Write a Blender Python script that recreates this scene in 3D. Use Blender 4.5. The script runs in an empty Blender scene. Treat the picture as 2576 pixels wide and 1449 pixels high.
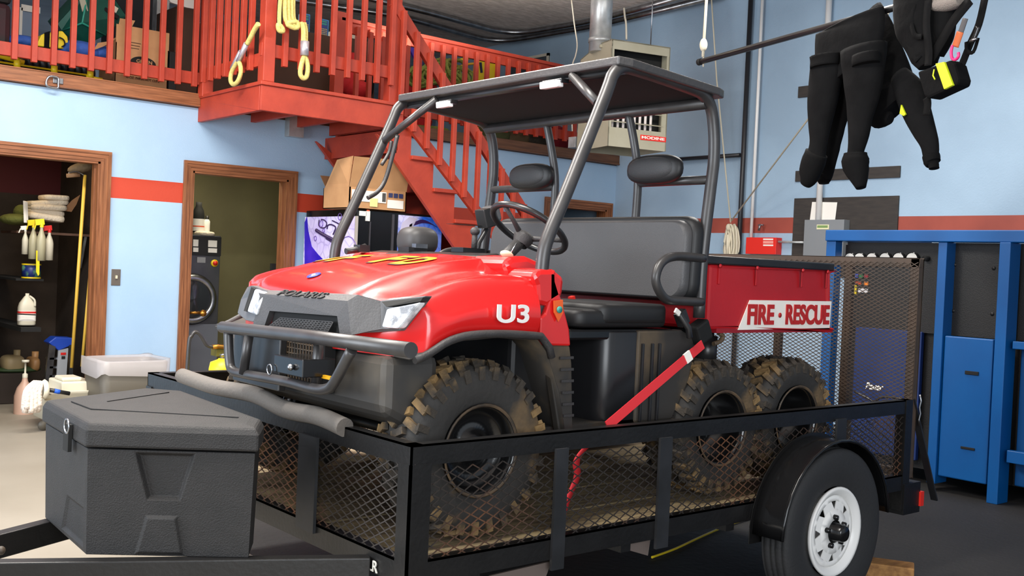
import bpy, bmesh, math, random
from mathutils import Vector, Matrix
random.seed(7)
S = bpy.context.scene
COL = S.collection
# ---------------------------------------------------------------- camera
CAM_Z = 1.40; F_PX = 2626.0; YAW, PITCH, ROLL = .871, -.019, .044
def cam_axes():
    f = Vector((math.cos(YAW)*math.cos(PITCH), math.sin(YAW)*math.cos(PITCH), math.sin(PITCH)))
    r = Vector((math.sin(YAW), -math.cos(YAW), 0)); u = r.cross(f)
    c, s = math.cos(ROLL), math.sin(ROLL)
    return c*r+s*u, -s*r+c*u, f
CR, CU, CF = cam_axes()
cd = bpy.data.cameras.new('camera'); cam = bpy.data.objects.new('camera', cd); COL.objects.link(cam)
cd.sensor_width = 36; cd.lens = F_PX/2576*36; cd.clip_start = .05; cd.clip_end = 60
M = Matrix((CR, CU, -CF)).transposed().to_4x4(); M.translation = (0, 0, CAM_Z); cam.matrix_world = M
S.camera = cam
S.view_settings.view_transform = 'Standard'; S.view_settings.look = 'None'
S.view_settings.gamma = 1; S.view_settings.use_curve_mapping = False
S.view_settings.exposure = 0.3
# ---------------------------------------------------------------- light
w = bpy.data.worlds.new('world'); S.world = w; w.use_nodes = True
w.node_tree.nodes['Background'].inputs[0].default_value = (.82, .9, 1, 1)
w.node_tree.nodes['Background'].inputs[1].default_value = .55
def area(name, loc, size, power, target=None, col=(1, .96, .9), sy=None):
    l = bpy.data.lights.new(name, 'AREA'); l.energy = power; l.color = col
    l.shape = 'RECTANGLE'; l.size = size; l.size_y = sy or size
    o = bpy.data.objects.new(name, l); COL.objects.link(o); o.location = loc
    if target is not None:
        o.rotation_euler = (Vector(target)-Vector(loc)).to_track_quat('-Z', 'Y').to_euler()
    return o
area('ceiling_lamp_and_fill', (1.6, 5.8, 4.2), 2.6, 215, sy=.5)
area('ceiling_lamp_and_fill', (1.0, 2.6, 4.2), 2.6, 190, sy=.5)
area('ceiling_lamp_and_fill', (6.2, 4.2, 4.2), 2.0, 115, sy=.4)
area('ceiling_lamp_and_fill', (4.8, 11.2, 4.2), 1.4, 22, sy=.4)  # fill added over the loft, no lamp known there
area('bay_daylight_and_fill', (-3.6, 4.5, 2.2), 4.0, 300, target=(3, 5, 1.4), col=(.86, .93, 1), sy=3.0)
area('added_uplight', (3.4, 6.2, 3.4), 2.4, 85, target=(3.4, 6.2, 4.45), sy=.6)  # two unseen upward fills, added to brighten the ceiling
area('added_uplight', (6.2, 8.3, 3.65), 1.8, 24, target=(6.3, 8.5, 4.45), sy=.6)
area('bay_daylight_and_fill', (-.2, -2.5, 2.0), 3.0, 165, target=(4, 3.0, .8), col=(.9, .95, 1), sy=2.4)  # unseen fill added behind the camera to light rim and sign
area('closet_lamp', (2.3, 9.35, 2.5), .3, 4.5, col=(1, .75, .45))
area('laundry_lamp', (4.3, 9.7, 2.55), .4, 15, col=(1, .9, .65))
# ---------------------------------------------------------------- picture-to-place helpers
def ray(u, v):
    return CF+CR*((u-1288)/F_PX)-CU*((v-724.5)/F_PX)
def A(u, v, ax, val):
    d = ray(u, v); o = (0, 0, CAM_Z)
    t = (val-o[ax])/d[ax]
    return Vector((d.x*t, d.y*t, CAM_Z+d.z*t))
SC = .921                     # the trailer group was measured in its own unit
def T(x, y, z): return Vector((x*SC, y*SC, CAM_Z+(z-1.512)*SC))
def AT(u, v, ax, val): return A(u, v, ax, CAM_Z+(val-1.512)*SC if ax == 2 else val*SC)
def AP(u, v, p0, n):
    d = ray(u, v); o = Vector((0, 0, CAM_Z)); n = Vector(n)
    return o+d*((Vector(p0)-o).dot(n)/d.dot(n))
def PXS(pts, ax, val): return [A(u, v, ax, val) for u, v in pts]
def TXS(pts, ax, val): return [AT(u, v, ax, val) for u, v in pts]
# ---------------------------------------------------------------- materials
MATS = {}
def lin(c):
    return tuple(((x/255)/12.92 if x/255 <= .04045 else ((x/255+.055)/1.055)**2.4) for x in c)
def mat(name, rgb, rough=.6, metal=0, rgb2=None, scale=8, bump=0, bscale=60, contrast=(.35, .65), stretch=None, coat=0, emit=0, alpha=1, detail=4, trans=0, spec=.5):
    if name in MATS: return MATS[name]
    m = bpy.data.materials.new(name); m.use_nodes = True; nt = m.node_tree; N = nt.nodes; L = nt.links
    b = N['Principled BSDF']; c = lin(rgb)
    b.inputs['Base Color'].default_value = (*c, 1); b.inputs['Roughness'].default_value = rough
    b.inputs['Metallic'].default_value = metal; b.inputs['Specular IOR Level'].default_value = spec
    if coat: b.inputs['Coat Weight'].default_value = coat; b.inputs['Coat Roughness'].default_value = .08
    if emit: b.inputs['Emission Color'].default_value = (*c, 1); b.inputs['Emission Strength'].default_value = emit
    if alpha < 1: b.inputs['Alpha'].default_value = alpha
    if trans: b.inputs['Transmission Weight'].default_value = trans
    tc = N.new('ShaderNodeTexCoord'); mp = N.new('ShaderNodeMapping'); L.new(tc.outputs['Object'], mp.inputs[0])
    if stretch: mp.inputs['Scale'].default_value = stretch
    if rgb2 is not None:
        n = N.new('ShaderNodeTexNoise'); n.inputs['Scale'].default_value = scale; n.inputs['Detail'].default_value = detail
        L.new(mp.outputs[0], n.inputs[0])
        r = N.new('ShaderNodeValToRGB'); r.color_ramp.elements[0].position = contrast[0]; r.color_ramp.elements[1].position = contrast[1]
        r.color_ramp.elements[0].color = (*c, 1); r.color_ramp.elements[1].color = (*lin(rgb2), 1)
        L.new(n.outputs[0], r.inputs[0]); L.new(r.outputs[0], b.inputs['Base Color'])
    if bump:
        n = N.new('ShaderNodeTexNoise'); n.inputs['Scale'].default_value = bscale; n.inputs['Detail'].default_value = 5
        L.new(mp.outputs[0], n.inputs[0]); bp = N.new('ShaderNodeBump'); bp.inputs['Strength'].default_value = bump
        bp.inputs['Distance'].default_value = .01
        L.new(n.outputs[0], bp.inputs['Height']); L.new(bp.outputs[0], b.inputs['Normal'])
    MATS[name] = m; return m
BLUE = mat('wall_blue', (168, 197, 224), .55, rgb2=(160, 190, 218), scale=1.5, bump=.15, bscale=120)
BLUEB = mat('wall_blue_right', (164, 190, 212), .6, rgb2=(144, 168, 190), scale=.7, bump=.2, bscale=60)  # darker, patchier blue for the right wall
STRIPE = mat('stripe_red', (192, 66, 42), .5, bump=.1)
STRIPEB = mat('stripe_red_right', (160, 74, 60), .6, rgb2=(146, 66, 54), scale=3)  # duller stripe red for the right wall
CEIL = mat('ceiling_board', (214, 204, 197), .85, rgb2=(182, 172, 165), scale=9, bump=.6, bscale=22, stretch=(1, 3, 1))
WOODT = mat('casing_wood', (150, 96, 60), .45, rgb2=(112, 66, 38), scale=6, stretch=(9, 9, .6), detail=6, bump=.1)
WOODH = mat('casing_wood_across', (158, 100, 64), .45, rgb2=(120, 72, 42), scale=6, stretch=(.6, 9, 9), detail=6, bump=.1)
RED = mat('railing_red', (178, 62, 40), .55, rgb2=(160, 52, 34), scale=5, bump=.15, bscale=40)
DECK = mat('deck_plank', (150, 132, 96), .8, rgb2=(96, 80, 60), scale=5, stretch=(.8, 8, 8), bump=.4, bscale=30)
BLK = mat('black_paint', (13, 12, 12), .42, rgb2=(22, 21, 21), scale=6, bump=.1)
BLKR = mat('post_grey_paint', (40, 41, 44), .5, rgb2=(30, 31, 33), scale=9)
MESHM = mat('rusty_mesh', (48, 42, 38), .6, rgb2=(116, 76, 50), scale=2.2, contrast=(.48, .66))
GATEM = mat('gate_mesh', (64, 54, 46), .6, rgb2=(80, 64, 52), scale=5)
TUBE = mat('tube_black', (56, 54, 54), .38, rgb2=(46, 44, 44), scale=14, spec=.7)
UR = mat('utv_red', (222, 32, 32), .26, coat=.5, rgb2=(212, 28, 28), scale=3)
UR2 = mat('utv_bed_red', (192, 28, 36), .38, rgb2=(180, 24, 32), scale=3, bump=.08)
PL = mat('plastic_black', (30, 30, 32), .32, rgb2=(40, 39, 39), scale=8)
PLM = mat('plastic_matte', (58, 56, 56), .55, rgb2=(50, 48, 48), scale=10, bump=.2, bscale=150)
PLMUD = mat('plastic_mud', (52, 49, 46), .6, rgb2=(104, 88, 66), scale=5, contrast=(.5, .8))
GLOSS = mat('gloss_black', (20, 20, 21), .18)
VINYL = mat('vinyl_grey', (74, 73, 74), .45, bump=.15, bscale=250, spec=.6)
RUB = mat('rubber_mud', (48, 46, 44), .8, rgb2=(140, 112, 74), scale=5, contrast=(.52, .75), bump=.4, bscale=40)
RUBM = mat('lug_mud', (58, 52, 45), .85, rgb2=(140, 112, 72), scale=6, contrast=(.47, .62), bump=.6, bscale=60)
RUBT = mat('road_rubber', (42, 42, 43), .7, bump=.2, bscale=90)
RIMB = mat('rim_black', (18, 18, 19), .2, spec=.8)
RIMR = mat('rim_rust', (104, 84, 62), .55, rgb2=(60, 52, 44), scale=12)
WHITE = mat('white_paint', (246, 244, 240), .35)
STEEL = mat('steel', (176, 178, 182), .3, metal=1, rgb2=(140, 142, 146), scale=10)
GALV = mat('galvanised', (196, 198, 198), .35, metal=.45, rgb2=(160, 162, 162), scale=8)
CARD = mat('cardboard', (198, 150, 104), .75, rgb2=(186, 138, 94), scale=6)
CARDD = mat('cardboard_dark', (150, 108, 72), .8, rgb2=(140, 98, 64), scale=6)
BRN = mat('brown_board', (84, 56, 40), .7, rgb2=(76, 50, 36), scale=3)
YEL = mat('yellow_plastic', (240, 208, 30), .4)
NEON = mat('neon_yellow', (226, 246, 40), .5)
TEAL = mat('teal_plastic', (22, 96, 82), .4, rgb2=(18, 86, 74), scale=8)
SUIT = mat('suit_fabric', (17, 17, 18), .95, spec=.2, rgb2=(11, 11, 12), scale=9, bump=.5, bscale=14)
SUITD = mat('suit_fabric_dark', (9, 9, 10), .9, spec=.2, bump=.4, bscale=20)
ROPEY = mat('rope_yellow', (224, 208, 130), .8, rgb2=(206, 186, 104), scale=60, bump=.5, bscale=200)
ROPEW = mat('rope_white', (222, 212, 188), .8, bump=.4, bscale=200)
TAPE = mat('silver_tape', (196, 192, 200), .3, metal=.6)
HEAT = mat('heater_beige', (166, 160, 140), .5, rgb2=(158, 152, 130), scale=5)
SLOT = mat('dark_slot', (12, 12, 12), .8)
BOXB = mat('toolbox_poly', (27, 26, 26), .65, rgb2=(34, 32, 32), scale=14, bump=.35, bscale=220)
CABB = mat('cabinet_blue', (0, 84, 150), .4, rgb2=(0, 76, 140), scale=2)
CABK = mat('cabinet_black', (19, 18, 18), .5, bump=.2, bscale=180)
BOARD = mat('black_board', (44, 40, 38), .7, rgb2=(56, 50, 46), scale=6, stretch=(1, 1, 6))
EGREY = mat('box_grey', (128, 132, 136), .5)
FRED = mat('signal_red', (222, 42, 30), .45)
PAPER = mat('paper', (236, 232, 224), .8)
OLIVE = mat('olive_wall', (128, 122, 88), .7, rgb2=(116, 110, 80), scale=2)
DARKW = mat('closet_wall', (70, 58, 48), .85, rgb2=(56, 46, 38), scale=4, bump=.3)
WTOWEL = mat('towel', (222, 208, 186), .95, bump=.9, bscale=50)
GRN = mat('green_line', (132, 140, 60), .85, rgb2=(96, 108, 44), scale=40, bump=.6, bscale=90)
CLRD = mat('rag_red', (196, 30, 34), .8, bump=.5, bscale=25)
TARP = mat('tarp_blue', (34, 74, 150), .7, rgb2=(60, 100, 190), scale=12, bump=.8, bscale=20)
LENS = mat('lamp_lens', (226, 228, 232), .12, rgb2=(150, 152, 158), scale=26, contrast=(.4, .6), bump=.3, bscale=60, spec=.8)
def floor_mat():
    m = bpy.data.materials.new('floor_concrete'); m.use_nodes = True; nt = m.node_tree; N = nt.nodes; L = nt.links
    b = N['Principled BSDF']; b.inputs['Roughness'].default_value = .5
    tc = N.new('ShaderNodeTexCoord'); n = N.new('ShaderNodeTexNoise'); n.inputs['Scale'].default_value = 1.1; n.inputs['Detail'].default_value = 8
    L.new(tc.outputs['Object'], n.inputs[0])
    r = N.new('ShaderNodeValToRGB'); r.color_ramp.elements[0].position = .3; r.color_ramp.elements[1].position = .7
    r.color_ramp.elements[0].color = (*lin((134, 126, 112)), 1); r.color_ramp.elements[1].color = (*lin((150, 142, 129)), 1)
    L.new(n.outputs[0], r.inputs[0]); L.new(r.outputs[0], b.inputs['Base Color'])
    return m
def dark_floor_mat():
    m = mat('floor_dark_shaded', (25, 23, 22), .7, rgb2=(15, 14, 14), scale=1.6, bump=.3, bscale=30); return m  # dark right floor, with that side's shade put into its colour
FLOOR = floor_mat(); FDARK = dark_floor_mat()
# ---------------------------------------------------------------- mesh builder
class MB:
    def __init__(s): s.v = []; s.f = []; s.sm = []; s.mi = []; s.cur = 0
    def add(s, vs, fs, sm=False):
        b = len(s.v); s.v += [Vector(p) for p in vs]
        for f in fs: s.f.append([b+i for i in f]); s.sm.append(sm); s.mi.append(s.cur)
        return s
    def mat(s, i): s.cur = i; return s
    def box(s, a, b):
        (x0, y0, z0), (x1, y1, z1) = a, b
        x0, x1 = sorted((x0, x1)); y0, y1 = sorted((y0, y1)); z0, z1 = sorted((z0, z1))
        return s.add([(x0, y0, z0), (x1, y0, z0), (x1, y1, z0), (x0, y1, z0), (x0, y0, z1), (x1, y0, z1), (x1, y1, z1), (x0, y1, z1)],
            [(3, 2, 1, 0), (4, 5, 6, 7), (0, 1, 5, 4), (1, 2, 6, 5), (2, 3, 7, 6), (3, 0, 4, 7)])
    def obox(s, c, size, ex=(1, 0, 0), ez=(0, 0, 1)):
        ex = Vector(ex).normalized(); ez = Vector(ez).normalized(); ey = ez.cross(ex).normalized(); ez = ex.cross(ey)
        c = Vector(c); a, b, d = [k/2 for k in size]
        vs = [c+ex*(i*a)+ey*(j*b)+ez*(k*d) for k in (-1, 1) for i, j in ((-1, -1), (1, -1), (1, 1), (-1, 1))]
        return s.add(vs, [(3, 2, 1, 0), (4, 5, 6, 7), (0, 1, 5, 4), (1, 2, 6, 5), (2, 3, 7, 6), (3, 0, 4, 7)])
    def bar(s, p, q, wd, th, up=(0, 0, 1)):
        p = Vector(p); q = Vector(q); d = (q-p); n = d.length; d.normalize(); up = Vector(up)
        sd = d.cross(up).normalized(); up2 = sd.cross(d)
        return s.obox((p+q)/2, (n, wd, th), d, up2)
    def prism(s, poly, vec):
        n = len(poly); vec = Vector(vec); vs = [Vector(p) for p in poly]+[Vector(p)+vec for p in poly]
        fs = [tuple(range(n))[::-1], tuple(range(n, 2*n))]+[(i, (i+1) % n, n+(i+1) % n, n+i) for i in range(n)]
        return s.add(vs, fs)
    def poly(s, pts): return s.add(pts, [tuple(range(len(pts)))])
    def grid(s, rows, sm=True, wrap=False):
        R = len(rows); C = len(rows[0]); vs = [p for r in rows for p in r]; fs = []
        for i in range(R-1):
            for j in range(C if wrap else C-1):
                k = (j+1) % C; fs.append((i*C+j, i*C+k, (i+1)*C+k, (i+1)*C+j))
        return s.add(vs, fs, sm)
    def loft(s, rings, cap=True, sm=True):
        s.grid(rings, sm, True)
        if cap:
            s.add(rings[0], [tuple(range(len(rings[0])))[::-1]], False); s.add(rings[-1], [tuple(range(len(rings[-1])))], False)
        return s
    def tube(s, pts, r, n=12, closed=False, cap=True):
        pts = [Vector(p) for p in pts]; N = len(pts)
        rs = r if isinstance(r, (list, tuple)) else [r]*N
        t0 = (pts[1]-pts[0]).normalized(); a = Vector((0, 0, 1)) if abs(t0.z) < .9 else Vector((1, 0, 0))
        u = t0.cross(a).normalized(); rings = []
        for i, p in enumerate(pts):
            if closed: t = (pts[(i+1) % N]-pts[i-1])
            else: t = (pts[min(i+1, N-1)]-pts[max(i-1, 0)])
            if t.length < 1e-9: t = t0
            t = t.normalized(); u = (u-t*u.dot(t)).normalized(); v = t.cross(u)
            rings.append([p+u*(math.cos(k*2*math.pi/n)*rs[i])+v*(math.sin(k*2*math.pi/n)*rs[i]) for k in range(n)])
        if closed: rings.append(rings[0]); cap = False
        return s.loft(rings, cap)
    def lathe(s, c, ax, prof, n=32, cap=False, sm=True):
        c = Vector(c); ax = Vector(ax).normalized(); a = Vector((0, 0, 1)) if abs(ax.z) < .9 else Vector((1, 0, 0))
        u = ax.cross(a).normalized(); v = ax.cross(u)
        rings = [[c+ax*h+(u*math.cos(k*2*math.pi/n)+v*math.sin(k*2*math.pi/n))*r for k in range(n)] for r, h in prof]
        return s.loft(rings, cap, sm)
    def ell(s, c, rad, n=16, m=10, ex=(1, 0, 0), ez=(0, 0, 1), power=1):
        c = Vector(c); ex = Vector(ex).normalized(); ez = Vector(ez).normalized(); ey = ez.cross(ex).normalized(); ez = ex.cross(ey)
        sg = lambda x: math.copysign(abs(x)**power, x)
        rings = []
        for i in range(m+1):
            th = math.pi*i/m-math.pi/2; cz = sg(math.sin(th))*rad[2]; cr = abs(math.cos(th))**power+1e-4
            rings.append([c+ex*(sg(math.cos(k*2*math.pi/n))*cr*rad[0])+ey*(sg(math.sin(k*2*math.pi/n))*cr*rad[1])+ez*cz for k in range(n)])
        return s.loft(rings, True)
ORG = {}
def finish(o, bevel, sub, solid):
    if solid:
        m = o.modifiers.new('s', 'SOLIDIFY'); m.thickness = solid; m.offset = -1
    if bevel:
        m = o.modifiers.new('b', 'BEVEL'); m.width = bevel; m.segments = 2; m.limit_method = 'ANGLE'; m.angle_limit = .6
    if sub:
        m = o.modifiers.new('u', 'SUBSURF'); m.levels = sub; m.render_levels = sub
def part(name, mb, mats, parent=None, loc=None, label=None, bevel=0, sub=0, solid=0, stuff=False):
    me = bpy.data.meshes.new(name); po = ORG[parent.name] if parent else Vector((0, 0, 0))
    lo = Vector(loc) if loc is not None else (po if parent else sum(mb.v, Vector())/len(mb.v))
    me.from_pydata([tuple(p-lo) for p in mb.v], [], mb.f)
    me.polygons.foreach_set('use_smooth', mb.sm); me.polygons.foreach_set('material_index', mb.mi)
    for m in (mats if isinstance(mats, (list, tuple)) else [mats]): me.materials.append(m)
    bm = bmesh.new(); bm.from_mesh(me); bmesh.ops.remove_doubles(bm, verts=bm.verts, dist=1e-5)
    bmesh.ops.recalc_face_normals(bm, faces=bm.faces); bm.to_mesh(me); bm.free(); me.update()
    o = bpy.data.objects.new(name, me); COL.objects.link(o); o.location = lo-po
    if parent: o.parent = parent
    ORG[o.name] = lo
    if label: o['label'] = label
    if stuff: o['kind'] = 'stuff'
    finish(o, bevel, sub, solid)
    return o
def tag(o, label, cat, group=None):
    o['label'] = label; o['category'] = cat
    if group: o['group'] = group
    return o
def thing(name, label, cat, loc, group=None):
    o = bpy.data.objects.new(name, None); COL.objects.link(o); o.location = loc; o.empty_display_size = .1
    ORG[o.name] = Vector(loc); return tag(o, label, cat, group)
def single(name, mb, mats, label, cat, group=None, **k): return tag(part(name, mb, mats, **k), label, cat, group)
def struct(name, mb, mats, parent=None, **k):
    o = part(name, mb, mats, parent, **k)
    if not parent: o['kind'] = 'structure'
    return o
def cr(pts, k=6, closed=False):
    pts = [Vector(p) for p in pts]; n = len(pts); out = []
    for i in range(n if closed else n-1):
        g = (lambda j: pts[j % n]) if closed else (lambda j: pts[max(0, min(n-1, j))])
        p0, p1, p2, p3 = g(i-1), g(i), g(i+1), g(i+2)
        for q in range(k):
            t = q/k; out.append(.5*((2*p1)+(p2-p0)*t+(2*p0-5*p1+4*p2-p3)*t*t+(3*p1-p0-3*p2+p3)*t**3))
    if not closed: out.append(pts[-1])
    return out
def bend(pts, r=.06, k=5):
    pts = [Vector(p) for p in pts]; out = [pts[0]]
    for i in range(1, len(pts)-1):
        a, b, c = pts[i-1], pts[i], pts[i+1]; d1 = (a-b); d2 = (c-b); q = min(r, d1.length*.45, d2.length*.45)
        p, s_ = b+d1.normalized()*q, b+d2.normalized()*q
        for j in range(k+1):
            t = j/k; out.append(p*(1-t)**2+b*2*t*(1-t)+s_*t*t)
    return out+[pts[-1]]
def text(name, body, origin, right, up, height, m, parent=None, width=None, depth=.002, bold=0, shear=0, label=None):
    cu = bpy.data.curves.new(name, 'FONT'); cu.body = body; cu.size = 1; cu.extrude = .01; cu.offset = bold; cu.shear = shear
    t = bpy.data.objects.new(name, cu); COL.objects.link(t); bpy.context.view_layer.update()
    me = bpy.data.meshes.new_from_object(t.evaluated_get(bpy.context.evaluated_depsgraph_get()))
    bpy.data.objects.remove(t); xs = [v.co.x for v in me.vertices]; ys = [v.co.y for v in me.vertices]
    x0, x1, y0, y1 = min(xs), max(xs), min(ys), max(ys); right = Vector(right).normalized(); up = Vector(up).normalized(); nn = right.cross(up)
    sy = height/(y1-y0); sx = (width/(x1-x0)) if width else sy
    lo = ORG[parent.name] if parent else Vector(origin)
    for v in me.vertices:
        v.co = Vector(origin)+right*((v.co.x-x0)*sx)+up*((v.co.y-y0)*sy)+nn*(v.co.z/.01*depth)-lo
    me.materials.clear(); me.materials.append(m)
    o = bpy.data.objects.new(name, me); COL.objects.link(o)
    if parent: o.parent = parent
    else: o.location = lo
    ORG[o.name] = lo
    if label: o['label'] = label
    return o
# ================================================================ THE ROOM
YA = 8.84; XB = 9.0; ZC = 4.45; ZD = 2.79      # wall with doors, right wall, ceiling, deck level
XL, YN, YF = -4.0, -4.0, 12.6
D1 = (1.98, 2.935, 2.13); D2 = (3.73, 4.66, 2.13); D3 = (7.95, 8.86, 2.14)
m = MB()
def cells(mb, xs, ys, f):
    for i in range(len(xs)-1):
        for j in range(len(ys)-1):
            k = f((xs[i]+xs[i+1])/2, (ys[j]+ys[j+1])/2)
            if k is not None: yield xs[i], xs[i+1], ys[j], ys[j+1], k
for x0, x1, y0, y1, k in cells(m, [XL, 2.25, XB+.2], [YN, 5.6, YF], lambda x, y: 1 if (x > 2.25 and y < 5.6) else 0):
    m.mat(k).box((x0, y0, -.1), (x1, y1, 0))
struct('floor', m, [FLOOR, FDARK])
m = MB().box((XL, YN, ZC), (XB+.2, YF, ZC+.1)); struct('ceiling', m, CEIL)
m = MB()
def fa(x, z):
    for a, b, h in (D1, D2, D3):
        if a < x < b and z < h: return None
    return 1 if 1.839 < z < 2.015 else 0
for x0, x1, z0, z1, k in cells(m, [XL, D1[0], D1[1], D2[0], D2[1], D3[0], D3[1], XB], [0, 1.839, 2.015, 2.13, 2.68], fa):
    m.mat(k).box((x0, YA, z0), (x1, YA+.14, z1))
struct('wall_left', m, [BLUE, STRIPE])
m = MB()
for z0, z1, k in ((0, 1.88, 0), (1.88, 2.04, 1), (2.04, ZC, 0)): m.mat(k).box((XB, YN, z0), (XB+.15, YF, z1))
struct('wall_right', m, [BLUEB, STRIPEB])
m = MB().box((XL, YF, ZD), (XB, YF+.1, ZC)); struct('wall_back', m, mat('loft_wall', (120, 140, 160), .7, rgb2=(96, 112, 130), scale=2, stretch=(.3, 1, 6)))
m = MB().box((XL, YA, 2.68), (XB, YF, ZD-.005)); struct('floor', m, BRN)
# timber beam edge of the loft with bull nose
zb0, zb1 = A(495, 268, 1, YA-.04).z, A(495, 235, 1, YA-.04).z
m = MB().box((XL, YA-.045, zb0+.015), (3.757, YA, zb1)).box((XL, YA-.052, zb0), (3.757, YA, zb0+.018)).box((XL, YA-.05, zb1-.012), (3.757, YA, zb1))
struct('trim_1', m, WOODH, bevel=.004)
m = MB().box((5.107, YA-.045, zb0+.015), (XB, YA, zb1)).box((5.107, YA-.052, zb0), (XB, YA, zb0+.018))
struct('trim_2', m, mat('beam_brown', (112, 74, 48), .5, rgb2=(86, 54, 34), scale=5, stretch=(.6, 9, 9)), bevel=.004)
# door casings
def casing(n, d, panel=None, knob=None):
    a, b, h = d; wd = .085
    m = MB()
    for s_, x in ((-1, a), (1, b)):
        for k, (w0, w1, th) in enumerate(((0, .028, .012), (.028, .06, .018), (.06, wd, .026))):
            m.mat(0).box((x+s_*w0, YA-th, 0), (x+s_*w1, YA, h+w0+.0))
            m.box((x, YA-.004, 0), (x-s_*.018, YA+.145, h))
        m.box((x-s_*.018, YA+.05, 0), (x-s_*.032, YA+.09, h-.01))
    for w0, w1, th in ((0, .028, .012), (.028, .06, .018), (.06, wd, .026)):
        m.mat(1).box((a-w1, YA-th, h+w0), (b+w1, YA, h+w1))
    m.box((a, YA-.004, h-.018), (b, YA+.145, h))
    return struct('door_%d' % n, m, [WOODT, WOODH])
casing(1, D1); d2 = casing(2, D2); d3 = casing(3, D3)
part('door_panel', MB().box((D3[0]+.02, YA+.06, .01), (D3[1]-.2, YA+.1, D3[2]-.22)), mat('door_wood', (120, 84, 44), .5, rgb2=(96, 64, 32), scale=4, stretch=(9, 9, .6)), d3)
# closet and laundry room behind the wall
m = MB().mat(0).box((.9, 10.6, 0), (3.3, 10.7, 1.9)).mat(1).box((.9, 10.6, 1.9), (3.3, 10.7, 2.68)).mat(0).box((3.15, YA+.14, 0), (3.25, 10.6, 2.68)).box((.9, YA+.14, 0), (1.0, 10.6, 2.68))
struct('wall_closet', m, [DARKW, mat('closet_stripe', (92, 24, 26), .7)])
m = MB().box((3.3, 10.9, 0), (5.9, 11, 2.68)).box((5.8, YA+.14, 0), (5.9, 10.9, 2.68)).box((3.27, YA+.14, 0), (3.36, 10.9, 2.68))
struct('wall_laundry', m, OLIVE)
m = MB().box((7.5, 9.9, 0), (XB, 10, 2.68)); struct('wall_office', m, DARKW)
# light switch
z0, z1 = A(290, 718, 1, YA).z, A(290, 677, 1, YA).z; xs_ = A(291, 700, 1, YA).x
t = thing('light_switch', 'brushed metal light switch plate on blue wall between the two doorways', 'light switch', (xs_, YA, z0))
part('plate', MB().box((xs_-.038, YA-.008, z0), (xs_+.038, YA, z1)), mat('switch_plate', (120, 112, 104), .4, metal=.5), t, bevel=.003)
part('toggle', MB().box((xs_-.006, YA-.026, (z0+z1)/2-.01), (xs_+.006, YA-.006, (z0+z1)/2+.016)), mat('ivory', (226, 214, 180), .4), t)
# lashing ring on the beam
t = thing('lashing_ring', 'steel D shaped lashing ring bolted to timber beam', 'ring', A(135, 205, 1, YA-.055))
c = A(150, 205, 1, YA-.055)
ring = [A(u, v, 1, YA-.075) for u, v in ((146, 196), (126, 192), (117, 203), (120, 217), (144, 222), (147, 210))]
part('ring', MB().tube(cr(ring, 5, True), .009, 8, closed=True), STEEL, t)
part('plate', MB().box(c+Vector((-.05, 0, -.02)), c+Vector((.03, .012, .028))), STEEL, t, bevel=.004)
# ---------------------------------------------------------------- railings
def railing(name, label, group, p, q, z_bot, z_top, zb_bottom, n_sp, side, posts=(), skip0=.07, zb_top=None, gap_from=None, top=True):
    """straight railing p -> q, balusters fixed on the side facing the bay"""
    p = Vector((*p, 0)); q = Vector((*q, 0)); d = (q-p).normalized(); L = (q-p).length; s_ = Vector((*side, 0))
    t = thing(name, label, 'railing', (p.x, p.y, z_bot), group)
    for nm, z0, z1 in (('bottom_rail', z_bot, z_bot+.105), ('top_rail', z_top-.1, z_top)):
        if nm == 'top_rail' and not top: continue
        part(nm, MB().bar(p+Vector((0, 0, (z0+z1)/2)), q+Vector((0, 0, (z0+z1)/2)), .04, z1-z0), RED, t, bevel=.004)
    if top: part('cap_rail', MB().bar(p+Vector((0, 0, z_top+.018)), q+Vector((0, 0, z_top+.018)), .1, .035), RED, t, bevel=.004)
    x = skip0; first = None
    while x < L-.02:
        b = p+d*x+s_*.042+Vector((0, 0, 0))
        if first is None:
            mb = MB().obox(b+Vector((0, 0, (zb_bottom+z_top-.03)/2)), (.042, .042, z_top-.03-zb_bottom), d)
            first = part('baluster', mb, RED, t, bevel=.003); fb = b
        else:
            o = first.copy(); COL.objects.link(o); o.location = first.location+(b-fb)
        x += n_sp
    for pp in posts:
        a = p+d*pp[0]
        part('post', MB().obox(a+s_*pp[3]+Vector((0, 0, (pp[1]+pp[2])/2)), (.1, .1, pp[2]-pp[1]), d), RED, t, bevel=.006)
    return t
zr = A(495, 214, 1, YA-.02).z
xb = [A(u, 90, 1, YA-.08).x for u in (38, 490)]
railing('loft_railing', 'red wooden railing along loft edge above the two doorways', None, (XL, YA-.03), (3.757, YA-.03), zr, zr+1.1, A(124, 472/3.622, 1, YA-.08).z-.1, .1455, (0, -1), skip0=(xb[0]-XL) % .1455)
xe = A(851, 100, 1, YA-.03).x
railing('loft_railing', 'red wooden railing along far end of loft behind the stairs', None, (xe, YA-.03), (XB-.02, YA-.03), zr+.015, A(1200, 127, 1, YA-.03).z, zr-.01, .1455, (0, -1), skip0=.19, posts=[(0, ZD, A(851, 44, 1, YA-.03).z+.05, 0)])
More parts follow.
